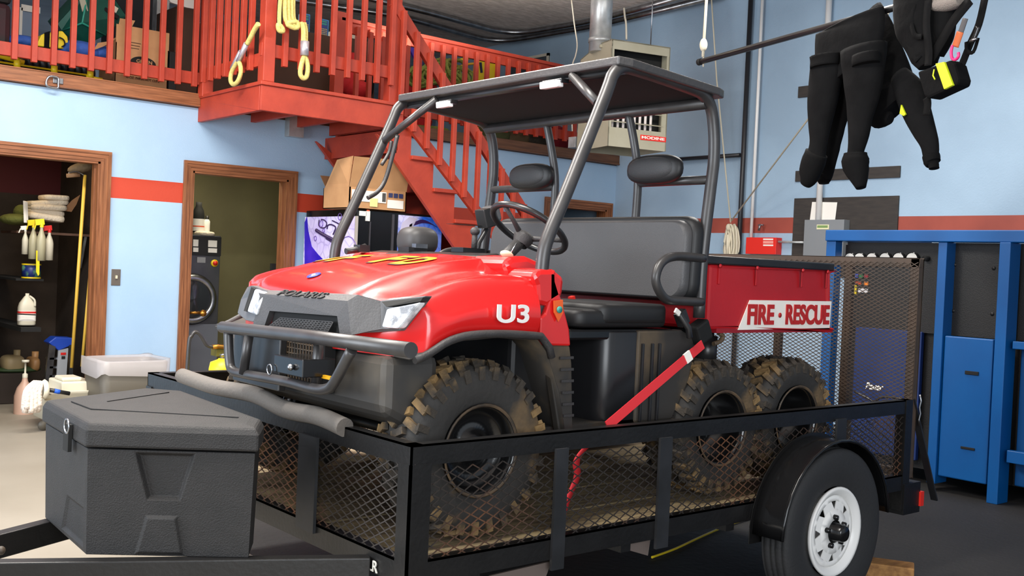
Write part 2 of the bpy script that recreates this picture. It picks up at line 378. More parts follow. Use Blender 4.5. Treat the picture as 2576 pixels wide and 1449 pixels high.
# ---------------------------------------------------------------- landing
YP = 7.675; XP0, XP1 = 3.757, 5.107; ZP0 = 2.559
t = thing('stair_landing', 'red wooden stair landing jutting out from the loft on the blue wall', 'landing', (XP0, YP, ZP0))
part('fascia', MB().box((XP0, YP-.04, ZP0), (XP1, YP, ZD-.03)).box((XP0, YP, ZP0), (XP0+.04, YA, ZD-.03)).box((XP1-.04, YP, ZP0+.03), (XP1, YA, ZD-.03)), RED, t, bevel=.004)
part('deck_board', MB().box((XP0-.012, YP-.055, ZD-.03), (XP1+.01, YA, ZD)), RED, t, bevel=.005)
for k in range(2):
    x = XP0+.5+k*.42; part('joist', MB().box((x, YP, ZP0+.06), (x+.045, YA, ZD-.03)), RED, t)
part('joist_hanger', MB().box((4.6, YA-.09, ZP0-.03), (4.75, YA-.002, ZD-.04)), GALV, t)
zt = ZD+1.12
railing('landing_railing', 'red wooden railing on the long front side of the stair landing', 'stair landing railings', (XP0, YP), (XP1-.05, YP), A(800, 166, 1, YP).z, zt, A(800, 186, 1, YP).z, .1445, (0, -1), skip0=.19,
        posts=[(.055, ZD, zt+.1, -.0), (XP1-XP0-.1, ZP0+.1, zt+.1, -.02)])['label'] = 'red wooden railing on the long front side of the stair landing'
railing('landing_railing', 'red wooden railing on the short left end of the stair landing', 'stair landing railings', (XP0+.03, YP+.05), (XP0+.03, YA-.02), A(570, 180, 0, XP0).z-.02, zt, A(570, 185, 0, XP0).z-.03, .152, (-1, 0), skip0=.1,
        posts=[(YA-YP-.12, ZD-.02, zt+.1, 0)])
# ---------------------------------------------------------------- stairs
RISE, RUN = .265, .251
t = thing('staircase', 'red open sided wooden staircase going down to the right of landing', 'staircase', (5.11, YP, 0))
nst = 10; poly = [(XP1, ZD-.24)]; zz = ZD-.205; xx = XP1+.12
pts = [(XP1-.02, zz)]
for k in range(nst):
    pts += [(xx, zz), (xx, zz-RISE)]; xx += RUN; zz -= RISE
    if zz < .27: break
pts += [(xx, zz), (xx, 0), (xx-.25, 0)]
l0 = A(1028, 450, 1, YP); pts += [(l0.x-.35, l0.z+.36), (XP1-.02, ZP0-.18)]
for y in (YP-.0, YA-.13):
    part('stringer', MB().prism([(x, y, z) for x, z in pts], (0, .04, 0)), RED, t)
zz = ZD-.205; xx = XP1+.12; k = 0; ft = fr = None
x0 = XP1-.02
while zz > .1:
    part('tread', MB().box((x0, YP-.03, zz), (xx+.03, YA-.08, zz+.035)), RED, t, bevel=.004)
    part('riser', MB().box((xx-.02, YP+.01, zz-RISE), (xx, YA-.09, zz)), RED, t)
    x0 = xx; xx += RUN; zz -= RISE
part('header', MB().box((5.03, YP, 2.36), (5.075, YA, ZP0)), RED, t)
# stair hand railing
t = thing('stair_railing', 'red sloping hand railing on open side of staircase', 'railing', (5.2, YP, 2.5))
h0, h1 = A(990, 5, 1, YP-.02), A(1310, 520, 1, YP-.02); b0, b1 = A(1022, 300, 1, YP-.02), A(1200, 533, 1, YP-.02)
hs = (h1-h0)/(h1.x-h0.x); bs = (b1-b0)/(b1.x-b0.x)
h2 = h0+hs*(7.1-h0.x); b2 = b0+bs*(7.1-b0.x)
part('handrail', MB().bar(h0, h2, .045, .1), RED, t, bevel=.004)
part('bottom_rail', MB().bar(b0, b2, .045, .09), RED, t, bevel=.004)
x = A(1015, 80, 1, YP-.06).x; 
while x < 7.0:
    zt_ = (h0+hs*(x-h0.x)).z+.03; zb_ = (b0+bs*(x-b0.x)).z-.06
    part('baluster', MB().box((x-.02, YP-.085, zb_), (x+.02, YP-.045, zt_)), RED, t, bevel=.003); x += .146
part('newel_post', MB().box((7.05, YP-.06, 0), (7.15, YP+.04, h2.z+.1)), RED, t, bevel=.006)
# ================================================================ TRAILER
TY0, TY1, TX0, TX1 = 2.803*SC, 5.10*SC, 1.961*SC, 5.128*SC
ZR = T(0, 0, .917).z; ZBT = T(0, 0, .527).z; ZBB = T(0, 0, .447).z
t = TR = thing('utility_trailer', 'black utility trailer with mesh sides and plank deck carrying the red vehicle', 'trailer', (TX0, TY0, 0))
def rail(z0, z1, name):
    w_ = .045
    part(name, MB().box((TX0, TY0, z0), (TX1, TY0+.006, z1)).box((TX0, TY0, z1-.006), (TX1, TY0+w_, z1)), BLK, t)
    part(name, MB().box((TX0, TY1-.006, z0), (TX1, TY1, z1)).box((TX0, TY1-w_, z1-.006), (TX1, TY1, z1)), BLK, t)
    part(name, MB().box((TX0, TY0, z0), (TX0+.006, TY1, z1)).box((TX0, TY0, z1-.006), (TX0+w_, TY1, z1)), BLK, t)
rail(ZR-.065, ZR, 'top_rail'); rail(ZBB, ZBT, 'bottom_rail')
part('corner_post', MB().box((TX0-.004, TY0-.004, ZBB-.02), (TX0+.004, TY0+.062, ZR-.06)).box((TX0-.004, TY0-.004, ZBB-.02), (TX0+.075, TY0+.004, ZR-.06)), BLK, t)
part('corner_post', MB().box((TX0-.006, TY1-.06, ZBB), (TX0+.05, TY1, ZR-.06)), BLK, t)
part('corner_post', MB().box((TX1-.06, TY0-.004, ZBB-.1), (TX1, TY0+.05, ZR)), BLK, t)
part('corner_post', MB().box((TX1-.06, TY1-.05, ZBB-.1), (TX1, TY1, ZR)), BLK, t)
for x0, x1 in ((2.598, 2.659), (3.164, 3.236), (4.42, 4.5)):
    part('side_post', MB().box((x0*SC, TY0-.012, ZBB-.035), (x1*SC, TY0-.0005, ZR-.055)), BLKR, t)
    part('side_post', MB().box((x0*SC, TY1+.0005, ZBB-.035), (x1*SC, TY1+.012, ZR-.055)), BLKR, t)
for ya, yb in ((3.533, 3.399), (4.28, 4.16)):
    part('front_post', MB().box((TX0-.012, yb*SC, ZBT-.03), (TX0-.0005, ya*SC, ZR-.06)), BLKR, t)
# steel mesh with lozenge openings
def mesh_panel(o, ex, ey, W_, H_, cw, ch, sw=.004, th=.002):
    mb = MB(); o = Vector(o); ex = Vector(ex); ey = Vector(ey); nz = ex.cross(ey)
    nx = int(W_/cw); ny = int(H_/ch)
    P = lambda a, b: o+ex*(a*cw)+ey*(b*ch)
    sgn = 0
    for i in range(nx+1):
        for j in range(ny+1):
            c = (i, j)
            for di, dj in ((.5, .5), (.5, -.5)):
                for k0 in (0, 1):
                    a = (i+k0*di, j+k0*dj); b = (a[0]+di, a[1]+dj)
                    if not (0 <= a[0] <= nx+.01 and 0 <= a[1] <= ny+.01 and 0 <= b[0] <= nx+.51 and 0 <= b[1] <= ny+.01): continue
                    p, q = P(*a), P(*b); d = (q-p).normalized(); s_ = d.cross(nz)*sw/2; e_ = d*sw*.3
                    k = len(mb.v); off = nz*th
                    mb.v += [p-s_-e_+off, q-s_+e_-off, q+s_+e_-off, p+s_-e_+off]; mb.f.append([k, k+1, k+2, k+3]); mb.sm.append(False); mb.mi.append(0)
    return mb
def mp(name, m, *a, **k):
    return part(name, mesh_panel(*a, **k), m, t, solid=.002, stuff=True)
mp('side_mesh', MESHM, (TX0, TY0+.012, ZBT-.01), (1, 0, 0), (0, 0, 1), TX1-TX0, ZR-.06-ZBT+.02, .062, .032)
mp('side_mesh', MESHM, (TX0, TY1-.012, ZBT-.01), (1, 0, 0), (0, 0, 1), TX1-TX0, ZR-.06-ZBT+.02, .062, .032)
mp('front_mesh', MESHM, (TX0+.012, TY0, ZBT-.01), (0, 1, 0), (0, 0, 1), TY1-TY0, ZR-.06-ZBT+.02, .058, .031)
# deck planks
for k in range(14):
    w_ = (TY1-TY0-.05)/14; y = TY0+.02+k*w_
    part('deck_plank', MB().box((TX0+.012, y+.003, ZBT-.055), (TX1-.02, y+w_-.003, ZBT-.014+random.uniform(-.003, .003))), DECK, t, bevel=.003)
for x in (2.05, 2.75, 3.35, 4.0):
    part('cross_member', MB().box((x, TY0+.01, ZBB-.03), (x+.05, TY1-.01, ZBT-.055)), BLK, t)
for u0, v0, u1, v1, u2, v2 in ((1543, 1373, 1637, 1352, 1630, 1398), (1232, 1449, 1388, 1412, 1366, 1470)):
    a, b, c = [A(u, v, 1, TY0+.03) for u, v in ((u0, v0), (u1, v1), (u2, v2))]
    part('gusset', MB().prism([a, b, c], (0, .008, 0)), mat('bare_steel', (104, 92, 86), .6), t)
# tongue
tz1 = T(0, 0, .5).z; tz0 = tz1-.075
tips = []
apex = Vector((.2, 3.62, 0))
bA = A(790, 1393, 2, tz1); 
for a, b in ((A(-130, 1412, 2, tz1), A(845, 1400, 2, tz1)), (A(-130, 1372, 2, tz1), A(330, 1255, 2, tz1))):
    d = (b-a).normalized(); b2 = a+d*((TX0-.0-a.x)/d.x)
    mb = MB().bar(a-Vector((0, 0, .04)), b2-Vector((0, 0, .04)), .05, .08)
    part('tongue_beam', mb, BLK, t, bevel=.004)
part('tongue_bolt', MB().ell(A(2, 1385, 2, tz1), (.014, .014, .014), 8, 6), RIMR, t)
# foam sleeve on the front rail
fs = [A(u, v, 0, TX0) for u, v in ((458, 948), (540, 970), (640, 996), (720, 1027), (800, 1050), (868, 1072))]
fs = [p+Vector((0, 0, .012*((-1)**i)*.4)) for i, p in enumerate(fs)]
part('foam_sleeve', MB().tube(cr(fs, 6), .032, 14), mat('foam_grey', (104, 98, 92), .8, bump=.3), t, label='grey foam pipe sleeve on front rail')
# maker's plate
a = A(928, 1405, 0, TX0-.007)
text('maker_plate', 'LR', a+Vector((0, .0, -.035)), (0, -1, 0), (0, 0, 1), .035, mat('decal_grey', (200, 198, 190), .5), t, width=.05)
# fender and wheel
hub = AT(2102, 1338, 1, 2.65); HR = hub.z
def fender(mb, y0, y1, R, th=.004):
    prof = []
    for k in range(19):
        a = math.radians(178-k*172/18); prof.append((math.cos(a)*R*1.02, math.sin(a)*R))
    rows = [[Vector((hub.x+px, y, hub.z+pz)) for px, pz in prof] for y in (y0, y0+.012, (y0+y1)/2, y1)]
    for p in rows[0]: p += Vector((0, 0, -.0)); 
    mb.grid(rows)
yi, yo = TY0-.002, 2.43
m = MB(); fender(m, yo, yi, .385)
part('fender', m, GLOSS, t, solid=.004)
rim_pts = [Vector((hub.x+math.cos(math.radians(178-k*172/18))*.393, yo, hub.z+math.sin(math.radians(178-k*172/18))*.385)) for k in range(19)]
part('fender_lip', MB().tube(rim_pts, .007, 8), GLOSS, t)
part('fender_plate', MB().prism([Vector((hub.x+math.cos(math.radians(184-k*188/18))*.41, TY0-.006, hub.z+math.sin(math.radians(184-k*188/18))*.40)) for k in range(19)], (0, .004, 0)), BLK, t)
WR = HR if HR > .3 else .345
def road_wheel(loc, par, ysgn=-1):
    c = Vector(loc); ax = (0, ysgn, 0); R = WR
    tp = [(.2*SC+.004, .05), (.235*SC, .062), (.28*SC, .072), (R-.04, .075), (R-.016, .070), (R-.004, .062), (R, .05), (R-.006, .046), (R-.006, .042), (R, .038), (R+.001, .018), (R-.006, .014), (R-.006, .01), (R+.001, .006), (R+.001, -.006), (R-.006, -.01), (R-.006, -.014), (R+.001, -.018), (R, -.038), (R-.006, -.042), (R-.006, -.046), (R, -.05), (R-.016, -.062), (R-.05, -.066), (.24*SC, -.06), (.2*SC, -.05)]
    w_ = part('wheel', MB().lathe(c, ax, tp, 56), RUBT, par, loc=c, label='road tyre on white spoked rim')
    rr = .2*SC
    rp = [(rr, .055), (rr+.006, .066), (rr+.002, .072), (rr-.010, .070), (rr-.018, .060), (rr-.03, .055), (rr-.034, .03)]
    part('rim', MB().lathe(c, ax, rp, 48).lathe(c, ax, [(rr-.034, -.05), (rr-.034, .03)], 48), WHITE, w_)
    # spoke disc with eight triangular openings
    mb = MB(); a2 = Vector(ax); u = Vector((1, 0, 0)); v = Vector((0, 0, 1)); n = 8; r0, r1, r2, r3 = .05, .096, rr-.056, rr-.032
    P = lambda r, an, h: c+a2*h+u*(math.cos(an)*r)+v*(math.sin(an)*r)
    H = lambda r: .045+.02*(1-(r/rr))*1.3
    for k in range(n):
        a0 = 2*math.pi*k/n; st = 2*math.pi/n; hw_in, hw_out = .1, .15
        seg = 6
        for q in range(seg*1):
            b0, b1 = a0-st/2+st*q/seg, a0-st/2+st*(q+1)/seg
            mb.add([P(r0, b0, H(r0)), P(r0, b1, H(r0)), P(r1, b1, H(r1)), P(r1, b0, H(r1))], [(0, 1, 2, 3)], True)
            mb.add([P(r2, b0, H(r2)), P(r2, b1, H(r2)), P(r3, b1, H(r3)), P(r3, b0, H(r3))], [(0, 1, 2, 3)], True)
        for sg in (-1, 1):
            e = a0+sg*st/2
            mb.add([P(r1, a0+sg*hw_in*.3, H(r1)), P(r1, e, H(r1)), P(r2, e, H(r2)), P(r2, a0+sg*hw_out, H(r2))], [(0, 1, 2, 3)])
    part('spoke_disc', mb, WHITE, w_, solid=.004)
    part('hub_cap', MB().lathe(c, ax, [(.001, .115), (.03, .115), (.036, .105), (.038, .06), (.052, .055), (.052, .04)], 20), GLOSS, w_)
    for k in range(5):
        an = k*2*math.pi/5+.4; part('lug_nut', MB().lathe(P(.062, an, .06), ax, [(.001, .02), (.011, .018), (.012, 0)], 8), GLOSS, w_)
    return w_
wy = 2.443+.075
road_wheel((hub.x, wy-.01, WR), t); road_wheel((hub.x, TY1+.13, WR), t, 1)
part('axle', MB().tube([(hub.x, wy+.05, WR), (hub.x, TY1+.08, WR)], .03), BLK, t)
# ramp gate
GX = TX1+.012; gz0 = T(0, 0, .5).z; gz1 = T(0, 0, 1.656).z
gy = [2.811*SC, 5.08*SC]
part('gate_frame', MB().box((GX, gy[0], gz0), (GX+.04, gy[0]+.045, gz1)).box((GX, gy[1]-.045, gz0), (GX+.04, gy[1], gz1)).box((GX, gy[0], gz1-.045), (GX+.04, gy[1], gz1)).box((GX, gy[0], gz0), (GX+.04, gy[1], gz0+.04)), GATEM, t, bevel=.003)
for u in (2122, 1950, 1760):
    y = A(u, 900, 0, GX).y
    part('gate_bar', MB().box((GX+.005, y-.02, gz0), (GX+.035, y+.02, gz1)), GATEM, t)
part('gate_mesh', mesh_panel((GX-.004, gy[0]+.005, gz0), (0, 1, 0), (0, 0, 1), gy[1]-gy[0]-.03, gz1-gz0-.01, .036, .019, sw=.0034, th=.002), GATEM, t, solid=.002, stuff=True)
a = A(2296, 1025, 1, TY0); b = A(2340, 1165, 0, TX1+.3)
part('gate_brace', MB().bar((TX1+.03, TY0+.02, ZR), (TX1+.3, TY0+.02, .33), .035, .008), BLKR, t)
part('gate_brace', MB().bar((TX1+.03, TY1-.02, ZR), (TX1+.3, TY1-.02, .33), .035, .008), BLKR, t)
part('rear_bumper', MB().box((TX1-.05, TY0-.01, .3), (TX1+.1, TY1+.01, ZBB+.03)), BLK, t)
part('tail_light', MB().box((TX1+.09, TY0-.02, .33), (TX1+.12, TY0+.1, .40)), FRED, t)
ch = [Vector((TX1+.06+.012*(i % 2), TY0-.005, ZR+.02-.03*i)) for i in range(6)]
part('chain', MB().tube(ch, .005, 6), STEEL, t)
# ---------------------------------------------------------------- toolbox on the tongue
TBZ0 = tz1; TBZ1 = T(0, 0, .855).z; TBT = T(0, 0, .945).z
B_ = [T(x, y, 0) for x, y in ((1.192, 4.09), (1.16, 3.515), (1.603, 3.20), (1.70, 3.36), (1.755, 4.20), (1.66, 4.33))]
t = thing('trailer_toolbox', 'dark grey wedge shaped plastic toolbox sitting on the trailer tongue', 'toolbox', (B_[0].x+.2, B_[0].y-.3, TBZ0))
cen = sum(B_, Vector())/6
def outl(k, z): return [Vector((cen.x+(p.x-cen.x)*k, cen.y+(p.y-cen.y)*k, z)) for p in B_]
mb = MB()
bot, top = outl(.975, TBZ0), outl(1.0, TBZ1)
mb.poly(bot[::-1]); mb.poly(top)
def recess(c4, shape, dep):          # c4: lower-left, lower-right, upper-right, upper-left ; shape: four (a,b) in the unit square
    p00, p10, p11, p01 = c4
    Q = lambda a, b: p00*(1-a)*(1-b)+p10*a*(1-b)+p11*a*b+p01*(1-a)*b
    n_ = (p10-p00).cross(p01-p00).normalized()
    o = [Q(*s_) for s_ in shape]; cn = [p00, p10, p11, p01]
    mid = sum(o, Vector())/4; inn = [mid+(q-mid)*.86-n_*dep for q in o]
    for i in range(4):
        j = (i+1) % 4
        mb.add([cn[i], cn[j], o[j], o[i]], [(0, 1, 2, 3)]); mb.add([o[i], o[j], inn[j], inn[i]], [(0, 1, 2, 3)])
    mb.add(inn, [(0, 1, 2, 3)])
for i in range(6):
    j = (i+1) % 6; a, b, c, d = bot[i], bot[j], top[j], top[i]
    m0, m1 = a.lerp(d, .45), b.lerp(c, .45)
    if i == 1:
        recess([m0, m1, c, d], [(.36, .14), (.56, .14), (.64, .96), (.28, .96)], .018)
        recess([a, b, m1, m0], [(.30, .04), (.6, .04), (.55, .86), (.36, .86)], -.010)
    elif i == 0: recess([a, b, c, d], [(.45, .05), (.93, .05), (.93, .42), (.55, .42)], .006)
    else: mb.add([a, b, c, d], [(0, 1, 2, 3)])
part('body', mb, BOXB, t, bevel=.012)
l0, l1, l2, l3, l4 = outl(1.035, TBZ1+.006), outl(1.035, TBT-.025), outl(1.0, TBT-.004), outl(.9, TBT), outl(.55, TBT+.002)
mb = MB(); rings = [outl(.99, TBZ1+.006), l0, l1, l2, l3, l4]; mb.grid(rings, False, True); mb.poly(l4); mb.poly(rings[0][::-1])
lid = part('lid', mb, BOXB, t, bevel=.008)
for a, b in (((270, 1010), (425, 987)), ((180, 1010), (230, 1029)), ((230, 1029), (600, 1050))):
    part('lid_groove', MB().bar(A(*a, 2, TBT+.003), A(*b, 2, TBT+.003), .004, .003), SLOT, lid)
a = A(168, 1072, 0, B_[1].x-.03); 
part('latch', MB().obox(A(170, 1100, 0, B_[1].x-.012), (.012, .05, .085)), SLOT, t)
part('latch_ring', MB().tube(cr([a+Vector((0, .022*math.cos(k*1.05), .022*math.sin(k*1.05))) for k in range(6)], 4, True), .003, 6, closed=True), STEEL, t)
# ---------------------------------------------------------------- strap, block, cord
a, b = AT(1768, 866, 1, 2.93), AT(1527, 1072, 1, 2.86)
t = thing('tie_down_strap', 'red ratchet tie down strap running from vehicle down to trailer deck', 'strap', b)
part('webbing', MB().bar(a, b, .004, .036, (0, .2, 1)), mat('strap_red', (206, 40, 48), .6), t)
c_ = a.lerp(b, .14); part('strap_tag', MB().bar(c_, c_+(b-a).normalized()*.04, .008, .04, (0, .2, 1)), PAPER, t)
tail = [b, AT(1455, 1150, 1, 2.88), AT(1452, 1200, 1, 2.90), AT(1425, 1265, 1, 2.9), AT(1405, 1340, 1, 2.85)]
part('loose_tail', MB().grid([[p+Vector((-.018, 0, 0)), p+Vector((.018, .004, 0))] for p in cr(tail, 6)]), mat('strap_red', 0), t, solid=.002)
p = A(2165, 1395, 2, .12); q = A(2290, 1420, 2, .12)
single('wooden_block', MB().bar(p+Vector((-.1, .03, -.06)), q+Vector((0, -.02, -.06)), .12, .12), mat('raw_timber', (176, 128, 72), .7, rgb2=(140, 96, 52), scale=5, stretch=(2, 9, 9)), 'rough timber block lying on floor behind the trailer wheel', 'block', bevel=.006)
cp = cr([A(u, v, 2, .01) for u, v in ((1640, 1402), (1700, 1380), (1760, 1352), (1830, 1322), (1900, 1300))], 6)
single('electric_lead', MB().tube(cp, .006, 6), YEL, 'thin yellow cord lying on dark floor under the trailer', 'cord')

a = AT(880, 1150, 2, .56)
single('board_offcut', MB().obox(a+Vector((.1, .1, .01)), (.4, .28, .03), (1, .5, 0)), mat('offcut_pine', (206, 184, 150), .7), 'pale wooden board offcut lying on deck inside the front mesh', 'board', bevel=.004)
# ================================================================ SIX WHEEL VEHICLE
YC = 3.70
U = thing('utility_vehicle', 'red six wheeled off road utility vehicle with black roll cage and roof on trailer', 'vehicle', T(3.1, YC, .52))
def up(name, mb, m, par=None, **k): return part(name, mb, m, par or U, **k)
def it(x, xs, ys):
    if x <= xs[0]: return ys[0]
    for i in range(len(xs)-1):
        if x <= xs[i+1]: return ys[i]+(ys[i+1]-ys[i])*(x-xs[i])/(xs[i+1]-xs[i])
    return ys[-1]
def sm(xs, ys, x):
    # smoothed interpolation
    return sum(it(x+d, xs, ys) for d in (-.05, -.025, 0, .025, .05))/5
ZCX = [1.95, 2.02, 2.11, 2.28, 2.45, 2.65, 2.78], [1.375, 1.405, 1.45, 1.50, 1.532, 1.553, 1.562]
ZFX = [2.05, 2.12, 2.21, 2.32, 2.47, 2.60], [1.385, 1.405, 1.442, 1.468, 1.486, 1.478]
ZAX = [2.02, 2.045, 2.08, 2.13, 2.20, 2.30, 2.45, 2.62], [1.188, 1.186, 1.195, 1.235, 1.264, 1.277, 1.277, 1.266]
def xfront(d): s_ = d*.07; d = abs(d); return 2.012+s_+(0 if d < .35 else (d-.35)*.2)+(0 if d < .66 else (d-.66)*.6)
def hoodz(x, d):
    d = abs(d); zc = sm(*ZCX, x); zf = sm(*ZFX, x)
    k = [(0, zc+.006), (.2, zc+.004), (.36, zc), (.41, zc-.004), (.45, zc-.022), (.53, min(zc-.03, zf+.004)), (.60, zf), (.68, zf+.004), (.725, zf-.004), (.75, zf-.03), (.762, zf-.07)]
    return it(d, [a for a, b in k], [b for a, b in k])
ds = [0, .1, .2, .3, .36, .39, .41, .43, .46, .5, .55, .6, .65, .69, .72, .74, .752, .762]
dd = [-x for x in ds[::-1]][:-1]+ds
rows = []; NR = 16
for i in range(NR+1):
    r = []
    for d in dd:
        x0 = xfront(d); x1 = 2.605 if abs(d) > .7 else 2.68
        x = x0+(x1-x0)*(i/NR)**1.15
        z = hoodz(x, d)
        if i == 0: z -= .012
        r.append(T(x, YC+d, z))
    rows.append(r)
body = MB().grid(rows)
# sides down to the wheel arch
for sg in (-1, 1):
    rows = []
    for i in range(NR+1):
        x = 2.03 if i == 0 else None
        x0 = xfront(sg*.762); x = x0+(2.605-x0)*(i/NR)**1.15; zt = hoodz(x, .762)-(.012 if i == 0 else 0); za = sm(*ZAX, x) if i else 1.188
        rows.append([T(x, YC+sg*(.762+.018*min(1, i/4)*math.sin(math.pi*min(1, k/8))), zt+(za-zt)*k/8) for k in range(9)])
    body.grid(rows)
    body.add([T(2.605, YC+sg*.762, 1.47), T(2.605, YC+sg*.70, 1.47), T(2.605, YC+sg*.70, 1.27), T(2.605, YC+sg*.762, 1.27)], [(0, 1, 2, 3)])
# front face
rows = []
for k in range(9):
    f = k/8; rows.append([T(xfront(d)-.02*math.sin(f*math.pi*.6)*(1-(abs(d)/.762)**4), YC+d, (hoodz(xfront(d), d)-.012)*(1-f)+1.188*f) for d in dd])
body.grid(rows)
BODY = up('front_body', body, UR, label='glossy red hood and front fenders')
# body line seam where hood meets fender, door posts
for sg in (-1, 1):
    # cowl and red rear panel behind the front roll bar
    yy = YC+sg*.765; q = -sg
    cow = [(2.60, 1.50), (2.58, 1.53), (2.62, 1.555), (2.70, 1.562), (2.76, 1.545), (2.80, 1.50), (2.78, 1.44), (2.62, 1.42)]
    mb = MB().prism([T(x, YC+sg*.34, z) for x, z in cow], Vector((0, sg*.24*SC, 0)))
    up('cowl_panel', mb, UR, bevel=.02)
    cow2 = [(2.59, 1.45), (2.57, 1.485), (2.60, 1.512), (2.68, 1.515), (2.735, 1.485), (2.73, 1.41), (2.65, 1.37), (2.60, 1.38)]
    up('cowl_corner', MB().prism([T(x, YC+sg*.60, z) for x, z in cow2], Vector((0, sg*.165*SC, 0))), UR, bevel=.018)
    sp = [(2.618, 1.225), (2.783, 1.22), (2.772, 1.285), (2.735, 1.375), (2.69, 1.47), (2.685, 1.515), (2.655, 1.50), (2.66, 1.40), (2.64, 1.345), (2.618, 1.33)]
    sidep = up('side_panel', MB().prism([T(x, yy, z) for x, z in sp], Vector((0, q*.04, 0))), UR, bevel=.008)
    if sg == -1:
        up('badge', MB().prism([T(x, yy-.012, z) for x, z in ((2.672, 1.395), (2.718, 1.40), (2.722, 1.35), (2.70, 1.315), (2.676, 1.35))], (0, .004, 0)), mat('badge_orange', (238, 98, 40), .4), sidep)
        up('badge_center', MB().lathe(T(2.698, yy-.015, 1.362), (0, -1, 0), [(.001, .004), (.012, .004), (.012, 0)], 16), mat('badge_teal', (60, 150, 140), .4), sidep)
    # plastic arch flare
    ap = [T(x, YC+sg*.785, sm(*ZAX, x)-.005) for x in [2.035+i*.03 for i in range(20)]]+[T(2.65, YC+sg*.785, 1.22), T(2.665, YC+sg*.785, 1.18)]
    up('arch_flare', MB().tube(ap, .014, 8), PLM)
    ln = [(2.02, 1.19), (2.10, 1.21), (2.2, 1.25), (2.4, 1.262), (2.6, 1.25), (2.65, 1.2), (2.72, 1.05), (2.76, .9)]
    up('fender_liner', MB().grid([[T(x, YC+sg*.775, z), T(x+.015, YC+sg*.6, z+.0), T(x+.03, YC+sg*.38, z-.02)] for x, z in ln]), PLMUD, solid=.005)
    mf = [(2.635, 1.225), (2.785, 1.22), (2.80, 1.15), (2.822, .89), (2.75, .885), (2.72, 1.0), (2.68, 1.15)]
    up('mud_flap', MB().prism([T(x, YC+sg*.755, z) for x, z in mf], Vector((0, q*.03, 0))), PLMUD, bevel=.004)
    for k in range(6):
        z = 1.17-.045*k; up('flap_rib', MB().box(T(2.73+.006*k, YC+sg*.757, z), T(2.80+.003*k, YC+sg*.765, z+.01)), PLM)
    # shock absorber behind the front wheel
    c0, c1 = T(2.13, YC+sg*.52, 1.24), T(2.16, YC+sg*.58, .98)
    sh = up('shock_absorber', MB().tube([c0, c1], .018), STEEL)
    cp = [c0.lerp(c1, i/60)+Vector((math.cos(i*.9)*.034, math.sin(i*.9)*.034, 0)) for i in range(61)]
    up('coil_spring', MB().tube(cp, .006, 6), PL, sh)
    # suspension arm
    up('suspension_arm', MB().tube([T(2.33, YC+sg*.2, .86), T(2.36, YC+sg*.6, .80)], .02), PL)
# nose
nz = {}
A0 = AT(901, 741, 0, 1.955); B0 = AT(667, 729, 0, 2.015)
tn = [A0, B0]
face = [AT(874, 756, 0, 1.93), AT(655, 738, 0, 1.985), AT(613, 812, 0, 1.985), AT(655, 822, 0, 1.97), AT(672, 789, 0, 1.965), AT(852, 792, 0, 1.925), AT(865, 842, 0, 1.925), AT(884, 842, 0, 1.925)]
def thick(pts, vec, mb=None): return (mb or MB()).prism(pts, vec)
NV = Vector((.07, 0, 0))
nose = MB()
F = lambda u, v, x: AT(u, v, 0, x)
tl, tr, = F(655, 739, 1.985), F(874, 757, 1.93)
bl, br = F(637, 815, 1.985), F(883, 843, 1.93)
il, ir, jl, jr = F(678, 782, 1.98), F(848, 795, 1.93), F(660, 835, 1.98), F(855, 845, 1.93)
for q4 in ((tl, tr, ir, il), (tl, il, jl, bl), (ir, tr, br, jr)): nose.add(list(q4), [(0, 1, 2, 3)])
dv = Vector((.1, 0, 0))
for a, b in ((il, ir), (jl, il), (ir, jr)): nose.add([a, b, b+dv, a+dv], [(0, 1, 2, 3)])
nose.add([tl, tr, A0, B0], [(0, 1, 2, 3)])                                     # sloping cap
c1_, c2_, c3_ = F(958, 757, 2.005), F(962, 826, 2.0), F(884, 838, 1.94)
nose.add([tr, A0, c1_, c2_, br], [(0, 1, 2, 3, 4)])
d1_, d2_ = F(628, 722, 2.03), F(640, 806, 2.02)
nose.add([tl, B0, d1_], [(0, 1, 2)]); nose.add([tl, d1_, d2_, bl], [(0, 1, 2, 3)])
NOSE = up('nose_panel', nose, mat('nose_grey', (80, 78, 78), .5, bump=.2, bscale=150), solid=.008, label='matte dark grey plastic nose')
e1 = (tr-tl).normalized(); cu_ = (A0-tr).normalized()
o_ = tl.lerp(tr, .22)+(B0-tl)*.06
text('nose_lettering', 'POLARIS', o_+Vector((-.004, 0, .0)), e1, (A0-tr), (A0-tr).length*.9, mat('letter_dark', (28, 28, 29), .5), NOSE, width=(tr-tl).length*.52, depth=.003, bold=.02)
# radiator screen inside the mouth
g0, g1, g2, g3 = F(706, 799, 1.990), F(838, 810, 1.942), F(820, 842, 1.926), F(668, 827, 1.974)
mo = Vector((.022, 0, 0)); dn = Vector((0, 0, -.03))
up('mouth_dark_plate', MB().prism([il+mo, ir+mo, jr+mo+dn, jl+mo+dn], Vector((.012, 0, 0))), SLOT)  # dark plate over the red body, put in for the mouth's shaded depth
gm = MB()
for i in range(18):
    a, b = g0.lerp(g1, i/17), g3.lerp(g2, i/17); gm.bar(a, b, .004, .004)
for j in range(8):
    a, b = g0.lerp(g3, j/7), g1.lerp(g2, j/7); gm.bar(a, b, .005, .004)
up('air_screen', gm, PLM, label='black air intake screen')
